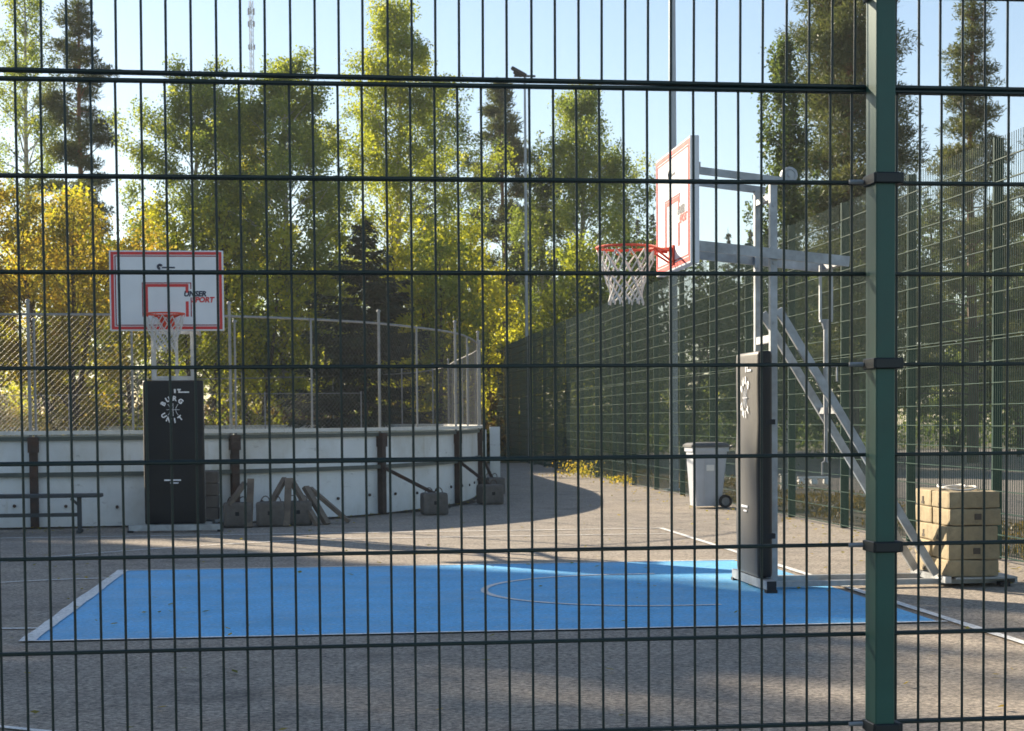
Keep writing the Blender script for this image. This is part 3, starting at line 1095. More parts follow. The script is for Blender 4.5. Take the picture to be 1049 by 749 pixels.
    for (cx, cy, a0_) in ((W_ / 2 - r, T_ / 2 - r, 0), (-W_ / 2 + r, T_ / 2 - r, PI / 2), (-W_ / 2 + r, -T_ / 2 + r, PI), (W_ / 2 - r, -T_ / 2 + r, 1.5 * PI)):
        for q in range(5):
            t = a0_ + q * PI / 8
            prof.append((cx + r * math.cos(t), cy + r * math.sin(t)))
    n = len(prof)
    vs, fs = [], []
    zz = [(H0, 0.86), (H0 + 0.012, 0.95), (H0 + 0.03, 1.0)] + [(H0 + 0.03 + (H1 - H0 - 0.06) * k / 10, 1.0) for k in range(1, 10)] + [(H1 - 0.03, 1.0), (H1 - 0.010, 0.94), (H1, 0.80)]
    yc = yp - 0.045
    for (z, k) in zz:
        bulge = 0.004 * math.sin(z * 5.3) + 0.003 * math.sin(z * 11)
        for (x, y) in prof:
            kx = 1 - (1 - k) * 0.16
            vs.append((x * kx, yc + y * k + (bulge if y < 0 else 0), z))
    for i in range(len(zz) - 1):
        for j in range(n):
            j2 = (j + 1) % n
            fs.append([i * n + j, i * n + j2, (i + 1) * n + j2, (i + 1) * n + j])
    fs.append(list(range(n - 1, -1, -1)))
    fs.append([(len(zz) - 1) * n + j for j in range(n)])
    mb.add(vs, fs)
    pad = mb.build('pad', M['pad'], g, smooth=True)
    try:
        pad.data.set_sharp_from_angle(angle=math.radians(50))
    except Exception:
        pass
    mb = MB()
    for z in (0.42, 1.30):
        mb.box((0, yc + T_ / 2 + 0.012, z), (W_ * 0.8, 0.006, 0.04))
        for sg in (-1, 1):
            mb.box((sg * (W_ / 2 - 0.015), yc + T_ / 2 - 0.02, z), (0.034, 0.07, 0.04))
    mb.build('strap', M['rubber'], pad)
    mb = MB()
    yt = yc - T_ / 2 - 0.008
    R_ = 0.135
    zc = 1.49
    for s_, an in (('B', 148), ('U', 116), ('R', 82), ('G', 48)):
        t = math.radians(an)
        put_text(mb, s_, 0.078, R_ * math.cos(t), yt, zc + R_ * math.sin(t), t - PI / 2, 0.004)
    for s_, an in (('U', 212), ('N', 246), ('I', 278), ('T', 310)):
        t = math.radians(an)
        put_text(mb, s_, 0.078, R_ * math.cos(t), yt, zc + R_ * math.sin(t), t + PI / 2, 0.004)
    # ball seams in the middle of the emblem
    rb = 0.078
    mb.tube([(-rb, yt, zc), (rb, yt, zc)], 0.0035, 4)
    mb.tube([(0, yt, zc - rb), (0, yt, zc + rb)], 0.0035, 4)
    for sg in (-1, 1):
        mb.tube([(sg * (0.032 + 0.030 * (t * t)), yt, zc + t * rb * 0.85) for t in np.linspace(-1, 1, 9)], 0.0035, 4)
    mb.build('emblem', M['print_white'], pad)
    mb = MB()
    mb.box((0.025, yt, 1.715), (0.022, 0.002, 0.05))
    put_text(mb, 'T', 0.055, 0.075, yt, 1.715, 0, 0.006)
    mb.box((0.14, yt, 1.702), (0.11, 0.002, 0.016))
    mb.build('printed_word', M['print_white'], pad)
    mb = MB()
    mb.box((-0.02, yt, 0.635), (0.20, 0.002, 0.018))
    mb.box((0.0, yt, 0.60), (0.10, 0.002, 0.014))
    mb.build('printed_word', M['print_white'], pad)
    return g
goal((2.352, 13.25, 0), -PI / 2, 0.0, True, 'basketball goal at right seen from its side, lit white board')
goal((-1.825, 20.2, 0), 0.0, -0.075, False, 'basketball goal at left facing us before the white rink boards')

# ballast stacks on the goals' bases
def ballast_brick(w, d, h, notch, seed=1):
    root = MB()
    root.rough((0, 0, h / 2), (w, d, h), 0.013, 0.0055, seed, 13)
    if notch == 'x':
        root.box((-w / 2 - 0.0005, 0, h * 0.36), (0.006, 0.035, h * 0.42), mi=1)
        root.box((-w / 2 - 0.0005, 0, h * 0.20), (0.007, 0.06, h * 0.16), mi=1)
    else:
        root.box((0.02, -d / 2 - 0.0005, h * 0.52), (0.055, 0.006, h * 0.36), mi=1)
    return root
MBX = [ballast_brick(0.415, 0.380, 0.132, 'x', 10 + q).mesh('ballast_brick', [M['block'], M['hole']]) for q in range(5)]
MBY = [ballast_brick(0.415, 0.380, 0.132, 'y', 20 + q).mesh('ballast_brick', [M['block'], M['hole']]) for q in range(5)]
MBD = ballast_brick(0.415, 0.382, 0.152, 'y').mesh('ballast_brick', [M['concrete'], M['hole']])
rows_ = ['bottom', 'second lowest', 'middle', 'second highest', 'top']
for k in range(5):
    for j in range(2):
        o = bpy.data.objects.new('ballast_brick', (MBX if k % 2 == 0 else MBY)[(k + j * 2) % 5])
        COL.objects.link(o)
        o.location = (5.025 + random.uniform(-.014, .014), (13.065 if j == 0 else 13.452) + random.uniform(-.003, .003), 0.076 + k * 0.134)
        o.rotation_euler.z = random.uniform(-.022, .022)
        tag(o, 'sandy concrete brick of the right goal stack, %s layer, %s' % (rows_[k], 'on the shaded near side' if j == 0 else 'on the sunlit far side'),
            'ballast brick', 'ballast bricks on the right goal')
        # a matching, darker pair sits on the left goal (mostly hidden by its pad)
for k in range(4):
    o = bpy.data.objects.new('ballast_brick', MBD)
    COL.objects.link(o)
    o.location = (-1.74 + random.uniform(-.008, .008), 20.2 + 1.995, 0.097 + k * 0.154)
    o.scale = (1.85, 0.9, 1)
    tag(o, 'wide concrete brick stacked behind the left pad, %s layer' % ['bottom', 'second', 'third', 'top'][k], 'ballast brick', 'ballast bricks behind the left goal pad')
mb = MB()
a = np.linspace(0, 2 * PI, 30)
mb.tube([(0.15 * math.cos(t) + 0.03 * math.sin(3 * t), 0.24 * math.sin(t), 0.012 + 0.008 * math.sin(4 * t)) for t in a], 0.008, 6)
mb.tube([(0.10 * math.cos(t) - 0.04, 0.15 * math.sin(t) + 0.04, 0.026 + 0.008 * math.sin(3 * t + 1)) for t in a], 0.008, 6)
o = mb.build('rope', M['net'], loc=(5.02, 13.2, 0.076 + 5 * 0.134 + 0.002))
tag(o, 'pale rope lying coiled on top of the sandy ballast stack', 'rope')

# ------------------------------------------------------------------ wheelie bin
wb = empty('wheelie_bin', (5.68, 25.15, 0), 0.06)
tag(wb, 'pale grey wheelie bin with dark lid by the green side fence', 'bin')
mb = MB()
def ring(x0, x1, y0, y1, z):
    b = 0.03
    return [(x0 + b, y0, z), (x1 - b, y0, z), (x1, y0 + b, z), (x1, y1 - b, z), (x1 - b, y1, z), (x0 + b, y1, z), (x0, y1 - b, z), (x0, y0 + b, z)]
lv = [ring(-0.22, 0.17, -0.19, 0.19, 0.03), ring(-0.27, 0.25, -0.235, 0.235, 0.84), ring(-0.29, 0.27, -0.255, 0.255, 0.84), ring(-0.29, 0.27, -0.255, 0.255, 0.90)]
vs = [p for r_ in lv for p in r_]
fs = [[7, 6, 5, 4, 3, 2, 1, 0]]
for i in range(3):
    for j in range(8):
        fs.append([i * 8 + j, i * 8 + (j + 1) % 8, (i + 1) * 8 + (j + 1) % 8, (i + 1) * 8 + j])
fs.append([24 + j for j in range(8)])
mb.add(vs, fs)
for x in (-0.1, 0.08):
    mb.beam((x, -0.205, 0.08), (x + 0.01, -0.243, 0.80), 0.02, 0.012, up=(0, 1, 0))
mb.build('body', M['bin'], wb)
mb = MB()
lv = [ring(-0.31, 0.28, -0.275, 0.275, 0.905), ring(-0.31, 0.28, -0.275, 0.275, 0.935), ring(-0.27, 0.25, -0.22, 0.22, 0.965), ring(-0.17, 0.16, -0.12, 0.12, 0.978)]
vs = [p for r_ in lv for p in r_]
fs = [[7, 6, 5, 4, 3, 2, 1, 0]]
for i in range(3):
    for j in range(8):
        fs.append([i * 8 + j, i * 8 + (j + 1) % 8, (i + 1) * 8 + (j + 1) % 8, (i + 1) * 8 + j])
fs.append([24 + j for j in range(8)])
mb.add(vs, fs)
mb.build('lid', M['bin_lid'], wb)
mb = MB()
mb.box((-0.02, -0.234, 0.60), (0.12, 0.004, 0.09))
mb.build('sticker', M['white_paint'], wb)
mb = MB()
mb.tube([(0.25, -0.2, 0.88), (0.33, -0.2, 0.92), (0.33, 0.2, 0.92), (0.25, 0.2, 0.88)], 0.014, 8)
mb.build('handle', M['bin_lid'], wb)
mb = MB()
mb.tube([(0.20, -0.25, 0.10), (0.20, 0.25, 0.10)], 0.012, 8)
mb.build('axle', M['zinc_dark'], wb)
for y in (-0.265, 0.265):
    mb = MB()
    mb.lathe([(0.062, -0.022), (0.095, -0.022), (0.1, -0.01), (0.1, 0.01), (0.095, 0.022), (0.062, 0.022), (0.062, -0.022)], (0.20, y, 0.10), 24, axis='y')
    w_ = mb.build('wheel', M['rubber'], wb)
    mb = MB()
    mb.lathe([(0, -0.024), (0.02, -0.024), (0.03, -0.012), (0.062, -0.012), (0.062, 0.012), (0.03, 0.012), (0.02, 0.024), (0, 0.024)], (0.20, y, 0.10), 20, axis='y')
    mb.build('hub', M['zinc_dark'], w_)

# ------------------------------------------------------------------ masts, box, barrier
def light_mast(loc, h, r0, label, heads):
    root = empty('light_mast', loc)
    tag(root, label, 'light mast')
    mb = MB()
    mb.tube([(0, 0, 0), (0, 0, h * 0.5), (0, 0, h)], [r0, r0 * 0.8, r0 * 0.55], 12)
    mb.box((0, 0, 0.02), (r0 * 4, r0 * 4, 0.04))
    mb.build('pole', M['mast'], root, smooth=False)
    mb = MB()
    mb.beam((-0.35, 0, h), (0.35, 0, h), 0.05, 0.06)
    mb.build('arm', M['lamp'], root)
    for x in heads:
        mb = MB()
        m = Matrix.Rotation(math.radians(28), 4, 'Y') @ Matrix.Rotation(math.radians(12), 4, 'X')
        mb.box((x, -0.08, h + 0.12), (0.56, 0.34, 0.13), bev=0.03, rot=m)
        mb.box((x - 0.05, -0.08, h + 0.04), (0.3, 0.2, 0.10), bev=0.03, rot=m)
        mb.build('floodlight', M['lamp'], root)
light_mast((6.62, 55.9, 0), 12.5, 0.065, 'slim grey light mast with dark floodlight standing at the fence gap', (-0.2,))
light_mast((6.42, 31.2, 0), 13.0, 0.085, 'tall grey light mast behind the lit backboard, running out of the picture top', (-0.3, 0.3))
o = empty('utility_cabinet', (8.15, 29.6, 0))
tag(o, 'small grey utility box on the verge just behind the side fence', 'utility box')
mb = MB(); mb.box((0, 0, 0.19), (0.26, 0.18, 0.26), bev=0.01); mb.box((0, 0, 0.33), (0.29, 0.21, 0.02)); mb.build('cabinet', M['grey_box'], o)
mb = MB(); mb.box((0, 0, 0.03), (0.2, 0.12, 0.06)); mb.build('plinth', M['concrete'], o)
o = empty('road_barrier', (9.6, 33.0, 0))
tag(o, 'low white road barrier with feet lying beyond the side fence', 'barrier')
mb = MB(); mb.box((0, 0, 0.145), (0.66, 0.10, 0.04), bev=0.01); mb.build('rail', M['white_paint'], o)
for x in (-0.26, 0.0, 0.26):
    mb = MB(); mb.box((x, 0, 0.062), (0.13, 0.16, 0.124), bev=0.03); mb.build('foot', M['white_paint'], o)
# far lattice radio mast
rm = empty('radio_mast', (-7.72, 200, 0))
tag(rm, 'distant thin lattice radio mast rising above the birches', 'radio mast')
mb = MB()
HM = 49.4
legs = [np.array([0.24 * math.cos(t), 0.24 * math.sin(t), 0]) for t in (0.5, 0.5 + 2 * PI / 3, 0.5 + 4 * PI / 3)]
for l in legs:
    mb.tube([l, l + np.array([0, 0, HM])], 0.045, 5)
for k in range(60):
    z0, z1 = HM * k / 60, HM * (k + 1) / 60
    for i in range(3):
        mb.tube([legs[i] + np.array([0, 0, z0]), legs[(i + 1) % 3] + np.array([0, 0, z1])], 0.022, 4)
mb.build('lattice', M['zinc_dark'], rm)
for z, r_ in ((48.2, 0.38), (46.8, 0.3), (44.2, 0.28)):
    for i in range(3):
        mb = MB()
        t = 0.5 + i * 2 * PI / 3
        mb.box((0.36 * math.cos(t), 0.36 * math.sin(t), z), (0.17, 0.17, 2.0 * r_))
        mb.build('antenna', M['grey_box'], rm)

# ------------------------------------------------------------------ trees
def unit(v):
    return v / (np.linalg.norm(v, axis=-1, keepdims=True) + 1e-9)

def cards(cent, size, asp, rng, along=None, jit=1.0, flat=0.0):
    """rhombic blades around centres; along = preferred long direction"""
    n = len(cent)
    d = unit(rng.normal(size=(n, 3)))
    if along is not None:
        d = unit(along + d * jit)
    e = rng.normal(size=(n, 3))
    if flat:
        e = e + np.array([0, 0, flat])
        nrm_ = unit(e)
        s = unit(np.cross(nrm_, d))
    else:
        s = unit(np.cross(d, e))
    L = size * rng.uniform(0.6, 1.35, (n, 1))
    a = d * L * 0.5
    b = s * L * 0.5 * asp
    return np.stack([cent - a, cent + b - a * 0.1, cent + a, cent - b - a * 0.1], 1)

def ball(n, rng):
    d = unit(rng.normal(size=(n, 3)))
    return d * rng.random((n, 1)) ** (1 / 2.3)

def trunk_line(h, rng, wob=0.02, n=9):
    z = np.linspace(0, h, n)
    x = np.cumsum(rng.normal(0, wob * h / n * 2, n))
    y = np.cumsum(rng.normal(0, wob * h / n * 2, n))
    x -= x[0]; y -= y[0]
    return np.c_[x, y, z]

def tl(tr, z):
    return np.array([np.interp(z, tr[:, 2], tr[:, 0]), np.interp(z, tr[:, 2], tr[:, 1]), z])

def broadleaf(rng, h, w, base=0.25, n_leaf=9000, size=0.15, droop=0.4, top=0.55, nl=46, r0=None, stems=1, gap=0.5, asp=0.75):
    tm = MB()
    r0 = r0 or h * 0.010 + 0.03
    cl, cr, ca = [], [], []
    for st in range(stems):
        tr = trunk_line(h * (1 if st == 0 else rng.uniform(.75, .95)), rng, 0.03)
        if stems > 1:
            an = 2 * PI * st / stems + rng.uniform(0, 1)
            tr[:, :2] += np.outer((tr[:, 2] / h) ** 0.8, [math.cos(an) * w * 0.22, math.sin(an) * w * 0.22])
        hh = tr[-1, 2]
        rad = r0 * (1 - tr[:, 2] / hh) ** 0.8 + 0.012
        tm.tube(tr, rad, 7, cap=False)
        for k in range(nl // stems):
            t = (k + rng.uniform(0, 1)) / (nl // stems)
            z = hh * (base + (0.97 - base) * t ** 0.9)
            f = (z / hh - base) / (1 - base)
            # crown profile: swelling to the widest point then tapering
            prof = (min(1, (f / max(0.05, 1 - top)) ** 0.6) if f < 1 - top else (1 - (f - (1 - top)) / top * 0.85))
            L = w / 2 * prof * rng.uniform(0.55, 1.12)
            an = k * 2.39996 + rng.uniform(-.5, .5)
            el = rng.uniform(0.35, 0.85) + 0.35 * f
            p = tl(tr, z)
            d = np.array([math.cos(an) * math.cos(el), math.sin(an) * math.cos(el), math.sin(el)])
            pts = [p]
            m = 6
            for q in range(m):
                d = d + np.array([0, 0, -droop * 0.42 * (q / m)]) + rng.normal(0, 0.10, 3)
                d /= np.linalg.norm(d)
                pts.append(pts[-1] + d * L / m * 1.25)
            pts = np.array(pts)
            tm.tube(pts, np.linspace(max(0.012, r0 * 0.32 * (1 - f * 0.7)), 0.006, len(pts)), 4, cap=False)
            nc = 3 + int(L * 2.6)
            for q in range(nc):
                u = rng.uniform(0.3, 1.0) ** 0.75 * m
                i = min(m - 1, int(u))
                c = pts[i] + (pts[i + 1] - pts[i]) * (u - i)
                cl.append(c + rng.normal(0, 0.13 + 0.05 * L, 3))
                cr.append(rng.uniform(0.16, 0.42) * (0.6 + 0.14 * w / 2))
    cl = np.array(cl)
    cr = np.array(cr)
    wt = cr ** 2 * rng.uniform(1 - gap, 1 + gap, len(cr))
    idx = rng.choice(len(cl), n_leaf, p=wt / wt.sum())
    off = ball(n_leaf, rng) * cr[idx][:, None] * np.array([1.35, 1.35, 0.95])
    # hanging twigs
    hang = rng.random(n_leaf) < droop
    off[hang, 2] -= rng.exponential(0.45 * droop, hang.sum()) * (0.5 + cr[idx][hang])
    off[hang, :2] *= 0.55
    cen = cl[idx] + off
    cen[:, 2] = np.maximum(cen[:, 2], 0.15)
    V = cards(cen, size, asp, rng)
    return tm, V

def spruce(rng, h, w, base=0.08, n=9000, size=0.34, r0=None, thin=1.0):
    tm = MB()
    r0 = r0 or h * 0.011
    tr = trunk_line(h, rng, 0.006)
    tm.tube(tr, r0 * (1 - tr[:, 2] / h) + 0.012, 7, cap=False)
    C, A = [], []
    z = h * base
    tot = []
    br = []
    while z < h * 0.985:
        f = (z / h - base) / (1 - base)
        for k in range(int(rng.integers(4, 8))):
            L = w / 2 * ((1 - f) ** 0.85 * 0.95 + 0.03) * rng.uniform(0.55, 1.15)
            an = rng.uniform(0, 2 * PI)
            br.append((z + rng.uniform(-.12, .12), an, L, f))
        z += rng.uniform(0.28, 0.46) * (h / 14)
    wts = np.array([b[2] ** 1.5 + 0.05 for b in br])
    cnt = np.maximum(3, (wts / wts.sum() * n).astype(int))
    for (z, an, L, f), c in zip(br, cnt):
        p = tl(tr, z)
        hd = np.array([math.cos(an), math.sin(an), 0])
        u = np.linspace(0, 1, 5)
        pts = p + np.outer(u * L, hd) + np.outer(L * (-0.38 * u + 0.24 * u ** 2.2) * (1 - f * 0.7) + 0.25 * f * L * u, [0, 0, 1])
        tm.tube(pts, np.linspace(0.02, 0.006, 5), 3, cap=False)
        uu = rng.uniform(0.12, 1.0, c)
        cx = np.c_[np.interp(uu, u, pts[:, 0]), np.interp(uu, u, pts[:, 1]), np.interp(uu, u, pts[:, 2])]
        side = np.array([-hd[1], hd[0], 0])
        sp_ = rng.normal(0, 0.16, c) * L * (1.15 - uu * 0.75)
        cx += np.outer(sp_, side)
        cx[:, 2] -= np.abs(rng.normal(0, 0.10, c)) + 0.06 * np.abs(sp_)
        C.append(cx)
        A.append(hd * 0.8 + np.outer(np.sign(sp_), side) * 0.5 + np.array([0, 0, -0.35]))
    C = np.concatenate(C); A = np.concatenate(A)
    return tm, cards(C, size, 0.32, rng, A, 0.55, flat=0.8)

def pine(rng, h, w, base=0.5, n=9000, size=0.28, r0=None, dens=1.0, conic=0.3, nb=48, tuft=1.0):
    tm = MB()
    r0 = r0 or h * 0.011 + 0.03
    tr = trunk_line(h * 0.98, rng, 0.012)
    tm.tube(tr, r0 * (1 - 0.85 * tr[:, 2] / h) + 0.008, 8, cap=False)
    cl, cr = [], []
    for k in range(nb):
        t = (k + rng.uniform(0, 1)) / nb
        z = h * (base + (0.97 - base) * t)
        f = t
        prof = (1 - f) ** (0.6 if conic < 0.9 else 0.95) * conic + (1 - conic) * math.sin(PI * min(1, 0.22 + 0.78 * f)) ** 0.7
        L = w / 2 * max(0.12, prof) * rng.uniform(0.45, 1.15)
        an = k * 2.39996 + rng.uniform(-.7, .7)
        el = rng.uniform(-0.15, 0.35) + 0.5 * f
        d = np.array([math.cos(an) * math.cos(el), math.sin(an) * math.cos(el), math.sin(el)])
        pts = [tl(tr, z)]
        for q in range(5):
            d = d + rng.normal(0, 0.16, 3) + np.array([0, 0, 0.05])
            d /= np.linalg.norm(d)
            pts.append(pts[-1] + d * L / 5)
        pts = np.array(pts)
        tm.tube(pts, np.linspace(max(0.02, r0 * 0.25 * (1 - f * 0.6)), 0.008, 6), 4, cap=False)
        for q in range(2 + int(L * 2.4)):
            u = rng.uniform(0.4, 1.0) * 5
            i = min(4, int(u))
            c = pts[i] + (pts[i + 1] - pts[i]) * (u - i)
            cl.append(c + rng.normal(0, 0.16, 3) * np.array([1, 1, 0.45]) * (0.5 + 0.3 * L))
            cr.append(rng.uniform(0.2, 0.42) * tuft)
    cl, cr = np.array(cl), np.array(cr)
    wt = cr ** 2
    idx = rng.choice(len(cl), n, p=wt / wt.sum())
    off = ball(n, rng) * cr[idx][:, None] * np.array([1.15, 1.15, 0.6])
    cen = cl[idx] + off
    al = unit(off * np.array([1, 1, 1.6]) + np.array([0, 0, 0.12]))
    return tm, cards(cen, size, 0.2, rng, al, 0.8)

def plant(name, x, y, geo, leaf, bark, label, cat='tree', group=None, rz=None, z=-0.03):
    tm, V = geo
    root = empty(name, (x, y, z), random.uniform(0, 6.28) if rz is None else rz)
    tag(root, label, cat, group)
    tm.build('trunk', M[bark], root)
    o = bpy.data.objects.new('crown', quads_mesh('crown', V, M[leaf]))
    COL.objects.link(o)
    o.parent = root
    return root

R = lambda s: np.random.default_rng(s)
# --- behind the rink, left to right
plant('birch_tree', -11.6, 70, broadleaf(R(1), 19.4, 5.0, 0.34, 22100, 0.088, 0.55, 0.6, 60, 0.17), 'lf_birch', 'bark_birch', 'tall thin sparse birch at the left edge rising into the sky')
plant('pine_tree', -8.8, 65, pine(R(2), 17.3, 3.9, 0.38, 30000, 0.19, 0.17, conic=0.35, nb=48, tuft=1.3), 'nd_pine', 'bark_pine', 'tall dark pine with bare reddish stem above the yellow maple')
plant('birch_tree', -13.6, 66, broadleaf(R(3), 12.5, 3.6, 0.3, 10200, 0.088, 0.5, 0.6, 36, 0.12), 'lf_birch', 'bark_birch', 'thin half bare birch at the extreme left edge')
plant('maple_tree', -7.6, 52, broadleaf(R(4), 8.2, 6.8, 0.06, 28000, 0.1, 0.15, 0.55, 60, 0.12, stems=3), 'lf_yellow', 'bark_dark', 'bushy orange yellow maple at left above the chain link')
plant('maple_tree', -10.8, 54, broadleaf(R(5), 7.8, 5.8, 0.06, 21000, 0.1, 0.15, 0.55, 50, 0.11, stems=3), 'lf_yellow', 'bark_dark', 'golden maple at the left picture edge')
plant('birch_tree', -4.45, 60, broadleaf(R(6), 13.2, 6.6, 0.2, 57460, 0.088, 0.45, 0.4, 64, 0.16), 'lf_birch', 'bark_birch', 'green birch with pale stem right above the left backboard')
plant('birch_tree', -1.3, 58.5, broadleaf(R(7), 13.4, 6.4, 0.10, 75140, 0.088, 0.4, 0.45, 74, 0.16), 'lf_birch', 'bark_birch', 'dense dark green birch between the left goal birch and tallest birch')
plant('birch_tree', 2.1, 62, broadleaf(R(8), 16.2, 7.0, 0.08, 75140, 0.088, 0.5, 0.52, 100, 0.17), 'lf_willow', 'bark_birch', 'tallest yellow green birch in the middle, pointed top')
plant('birch_tree', -2.7, 63, broadleaf(R(9), 12.4, 3.8, 0.15, 28730, 0.088, 0.35, 0.6, 50, 0.13), 'lf_birch_y', 'bark_birch', 'narrow yellow birch behind the two green birches at left')
plant('spruce_tree', 1.25, 52.5, spruce(R(10), 7.6, 7.4, 0.05, 40000, 0.20), 'nd_spruce', 'bark_dark', 'low wide dark spruce right of the left goal')
plant('birch_tree', 5.2, 70, broadleaf(R(11), 15.2, 4.6, 0.42, 15300, 0.088, 0.3, 0.5, 44, 0.13), 'lf_dark', 'bark_birch', 'slim open crowned birch right of the tallest birch')
plant('pine_tree', 7.75, 75, pine(R(12), 16.5, 6.2, 0.25, 34000, 0.26, 0.17, conic=0.85, nb=76, tuft=1.25), 'nd_pine', 'bark_pine', 'conical pine just behind the slim light mast')
plant('birch_tree', 9.8, 65, broadleaf(R(13), 13.9, 6.8, 0.06, 75140, 0.088, 0.8, 0.5, 88, 0.17), 'lf_birch', 'bark_birch', 'weeping dark birch between the light mast and right hoop')
plant('birch_tree', 8.0, 66, broadleaf(R(14), 11.4, 3.4, 0.08, 20400, 0.088, 0.4, 0.6, 46, 0.12), 'lf_dark', 'bark_birch', 'narrow birch next to the slim light mast')
plant('spruce_tree', 5.0, 82, spruce(R(15), 13.0, 5.2, 0.05, 17000, 0.27), 'nd_spruce', 'bark_dark', 'dark spruce under the slim open birch')
plant('spruce_tree', 3.5, 84, spruce(R(16), 11.6, 5.0, 0.05, 15000, 0.27), 'nd_spruce', 'bark_dark', 'smaller dark spruce left of the open birch')
# --- young trees just behind the rink, a continuous belt
belt = [(-12.8, 57, 7.4, 5.4, 'lf_birch_y', 'yellow young tree at left edge behind the bench'),
        (-9.4, 59, 9.0, 5.6, 'lf_birch_y', 'yellow green young tree under the tall dark pine'),
        (-6.0, 56.8, 8.6, 5.4, 'lf_birch_y', 'yellowing young tree directly behind the left backboard'),
        (-4.0, 57.2, 8.0, 5.0, 'lf_willow', 'fresh green young tree over the left backboard corner'),
        (-2.2, 57, 8.4, 4.8, 'lf_birch_y', 'bright yellow green young tree right of the left backboard'),
        (-0.3, 59.5, 8.4, 5.4, 'lf_willow', 'mid green young tree behind the low spruce'),
        (2.6, 58, 8.4, 5.0, 'lf_birch_y', 'yellow green young tree above the right bend of the boards'),
        (3.9, 57, 7.2, 4.0, 'lf_willow', 'light green bushy tree right over the chain link bend'),
        (4.9, 59, 8.0, 4.0, 'lf_birch_y', 'yellow green young tree left of the slim light mast'),
        (6.0, 62, 8.6, 4.2, 'lf_birch_y', 'yellowish young tree at the foot of the slim light mast'),
        (8.4, 60, 7.8, 4.6, 'lf_willow', 'green young tree behind the far end of the side fence'),
        (10.2, 58.5, 7.4, 4.6, 'lf_dark', 'dark young tree under the weeping birch')]
for i, (x, y, h, w, lf, lab) in enumerate(belt):
    plant('young_tree', x, y, broadleaf(R(40 + i), h, w, 0.04, int(9500 * w * h / 40), 0.125, 0.3, 0.6, 56, 0.08, stems=2), lf, 'bark_dark', lab, 'tree', 'young trees behind the rink')
# --- right side, beyond the mesh fence
plant('pine_tree', 14.3, 45.5, pine(R(21), 18.0, 4.3, 0.14, 160000, 0.15, 0.23, conic=0.15, nb=125, tuft=1.85), 'nd_pine', 'bark_pine', 'huge dense pine behind the near fence post')
plant('birch_tree', 12.0, 43.5, broadleaf(R(22), 11.2, 1.6, 0.14, 23800, 0.085, 0.8, 0.6, 60, 0.13), 'lf_dark', 'bark_birch', 'slender drooping birch left of the huge pine')
plant('pine_tree', 18.7, 48, pine(R(23), 13.5, 6.0, 0.10, 64000, 0.15, 0.17, conic=0.96, nb=92, tuft=1.15), 'nd_pine', 'bark_pine', 'pointed pine with visible stem right of the near fence post')
plant('pine_tree', 19.3, 42.5, pine(R(24), 12.1, 4.2, 0.12, 36000, 0.15, 0.17, conic=0.6, nb=60, tuft=1.1), 'nd_pine', 'bark_pine', 'pine cut off by the right picture edge')
rb = [(9.9, 56, 6.2, 4.4, 'lf_dark', 'green young tree seen through the side fence below the right hoop'),
      (12.3, 58, 7.4, 5.2, 'lf_dark', 'leafy tree through the fence below the right backboard'),
      (14.6, 57, 6.8, 5.2, 'lf_dark', 'dark tree through the fence behind the goal uprights'),
      (16.6, 60, 7.6, 5.4, 'lf_dark', 'tree through the fence behind the height spindle'),
      (15.3, 51, 6.6, 5.0, 'lf_dark', 'dark bushy tree at the foot of the huge pine'),
      (19.0, 58, 8.0, 5.6, 'lf_dark', 'dark tree through the fence right of the near post'),
      (21.6, 57, 8.8, 5.8, 'lf_dark', 'dark broad tree behind the pointed pine'),
      (24.4, 58, 8.6, 5.8, 'lf_dark', 'tree at far right behind the cut off pine'),
      (22.6, 54, 6.8, 5.0, 'lf_dark', 'low dark tree at the right edge over the ballast stack')]
for i, (x, y, h, w, lf, lab) in enumerate(rb):
    plant('young_tree', x, y, broadleaf(R(60 + i), h, w, 0.04, int(10500 * w * h / 40), 0.125, 0.3, 0.6, 56, 0.08, stems=2), lf, 'bark_dark', lab, 'tree', 'young trees beyond the side fence')
sp0 = spruce(R(31), 14.5, 5.0, 0.05, 9000, 0.36)
for i, (x, y, s, lab) in enumerate([(19.3, 105, 0.97, 'small far spruce left of the right hoop'), (21.0, 108, 1.02, 'far spruce just over the right hoop'),
                                    (26.3, 110, 0.95, 'far spruce in the gap under the goal arms'), (25.0, 113, 0.86, 'smaller far spruce left in the gap under the arms'),
                                    (28.3, 112, 0.98, 'far spruce right in the gap beside the uprights')]):
    if i == 0:
        far0 = plant('spruce_tree', x, y, sp0, 'nd_spruce', 'bark_dark', lab, 'tree', 'far spruces above the side fence')
        far0.scale = (s, s, s)
    else:
        c = dup(far0)
        c.location = (x, y, -0.03)
        c.scale = (s * random.uniform(.85, 1.1), s * .95, s)
        c.rotation_euler.z = i * 1.7
        c['label'] = lab

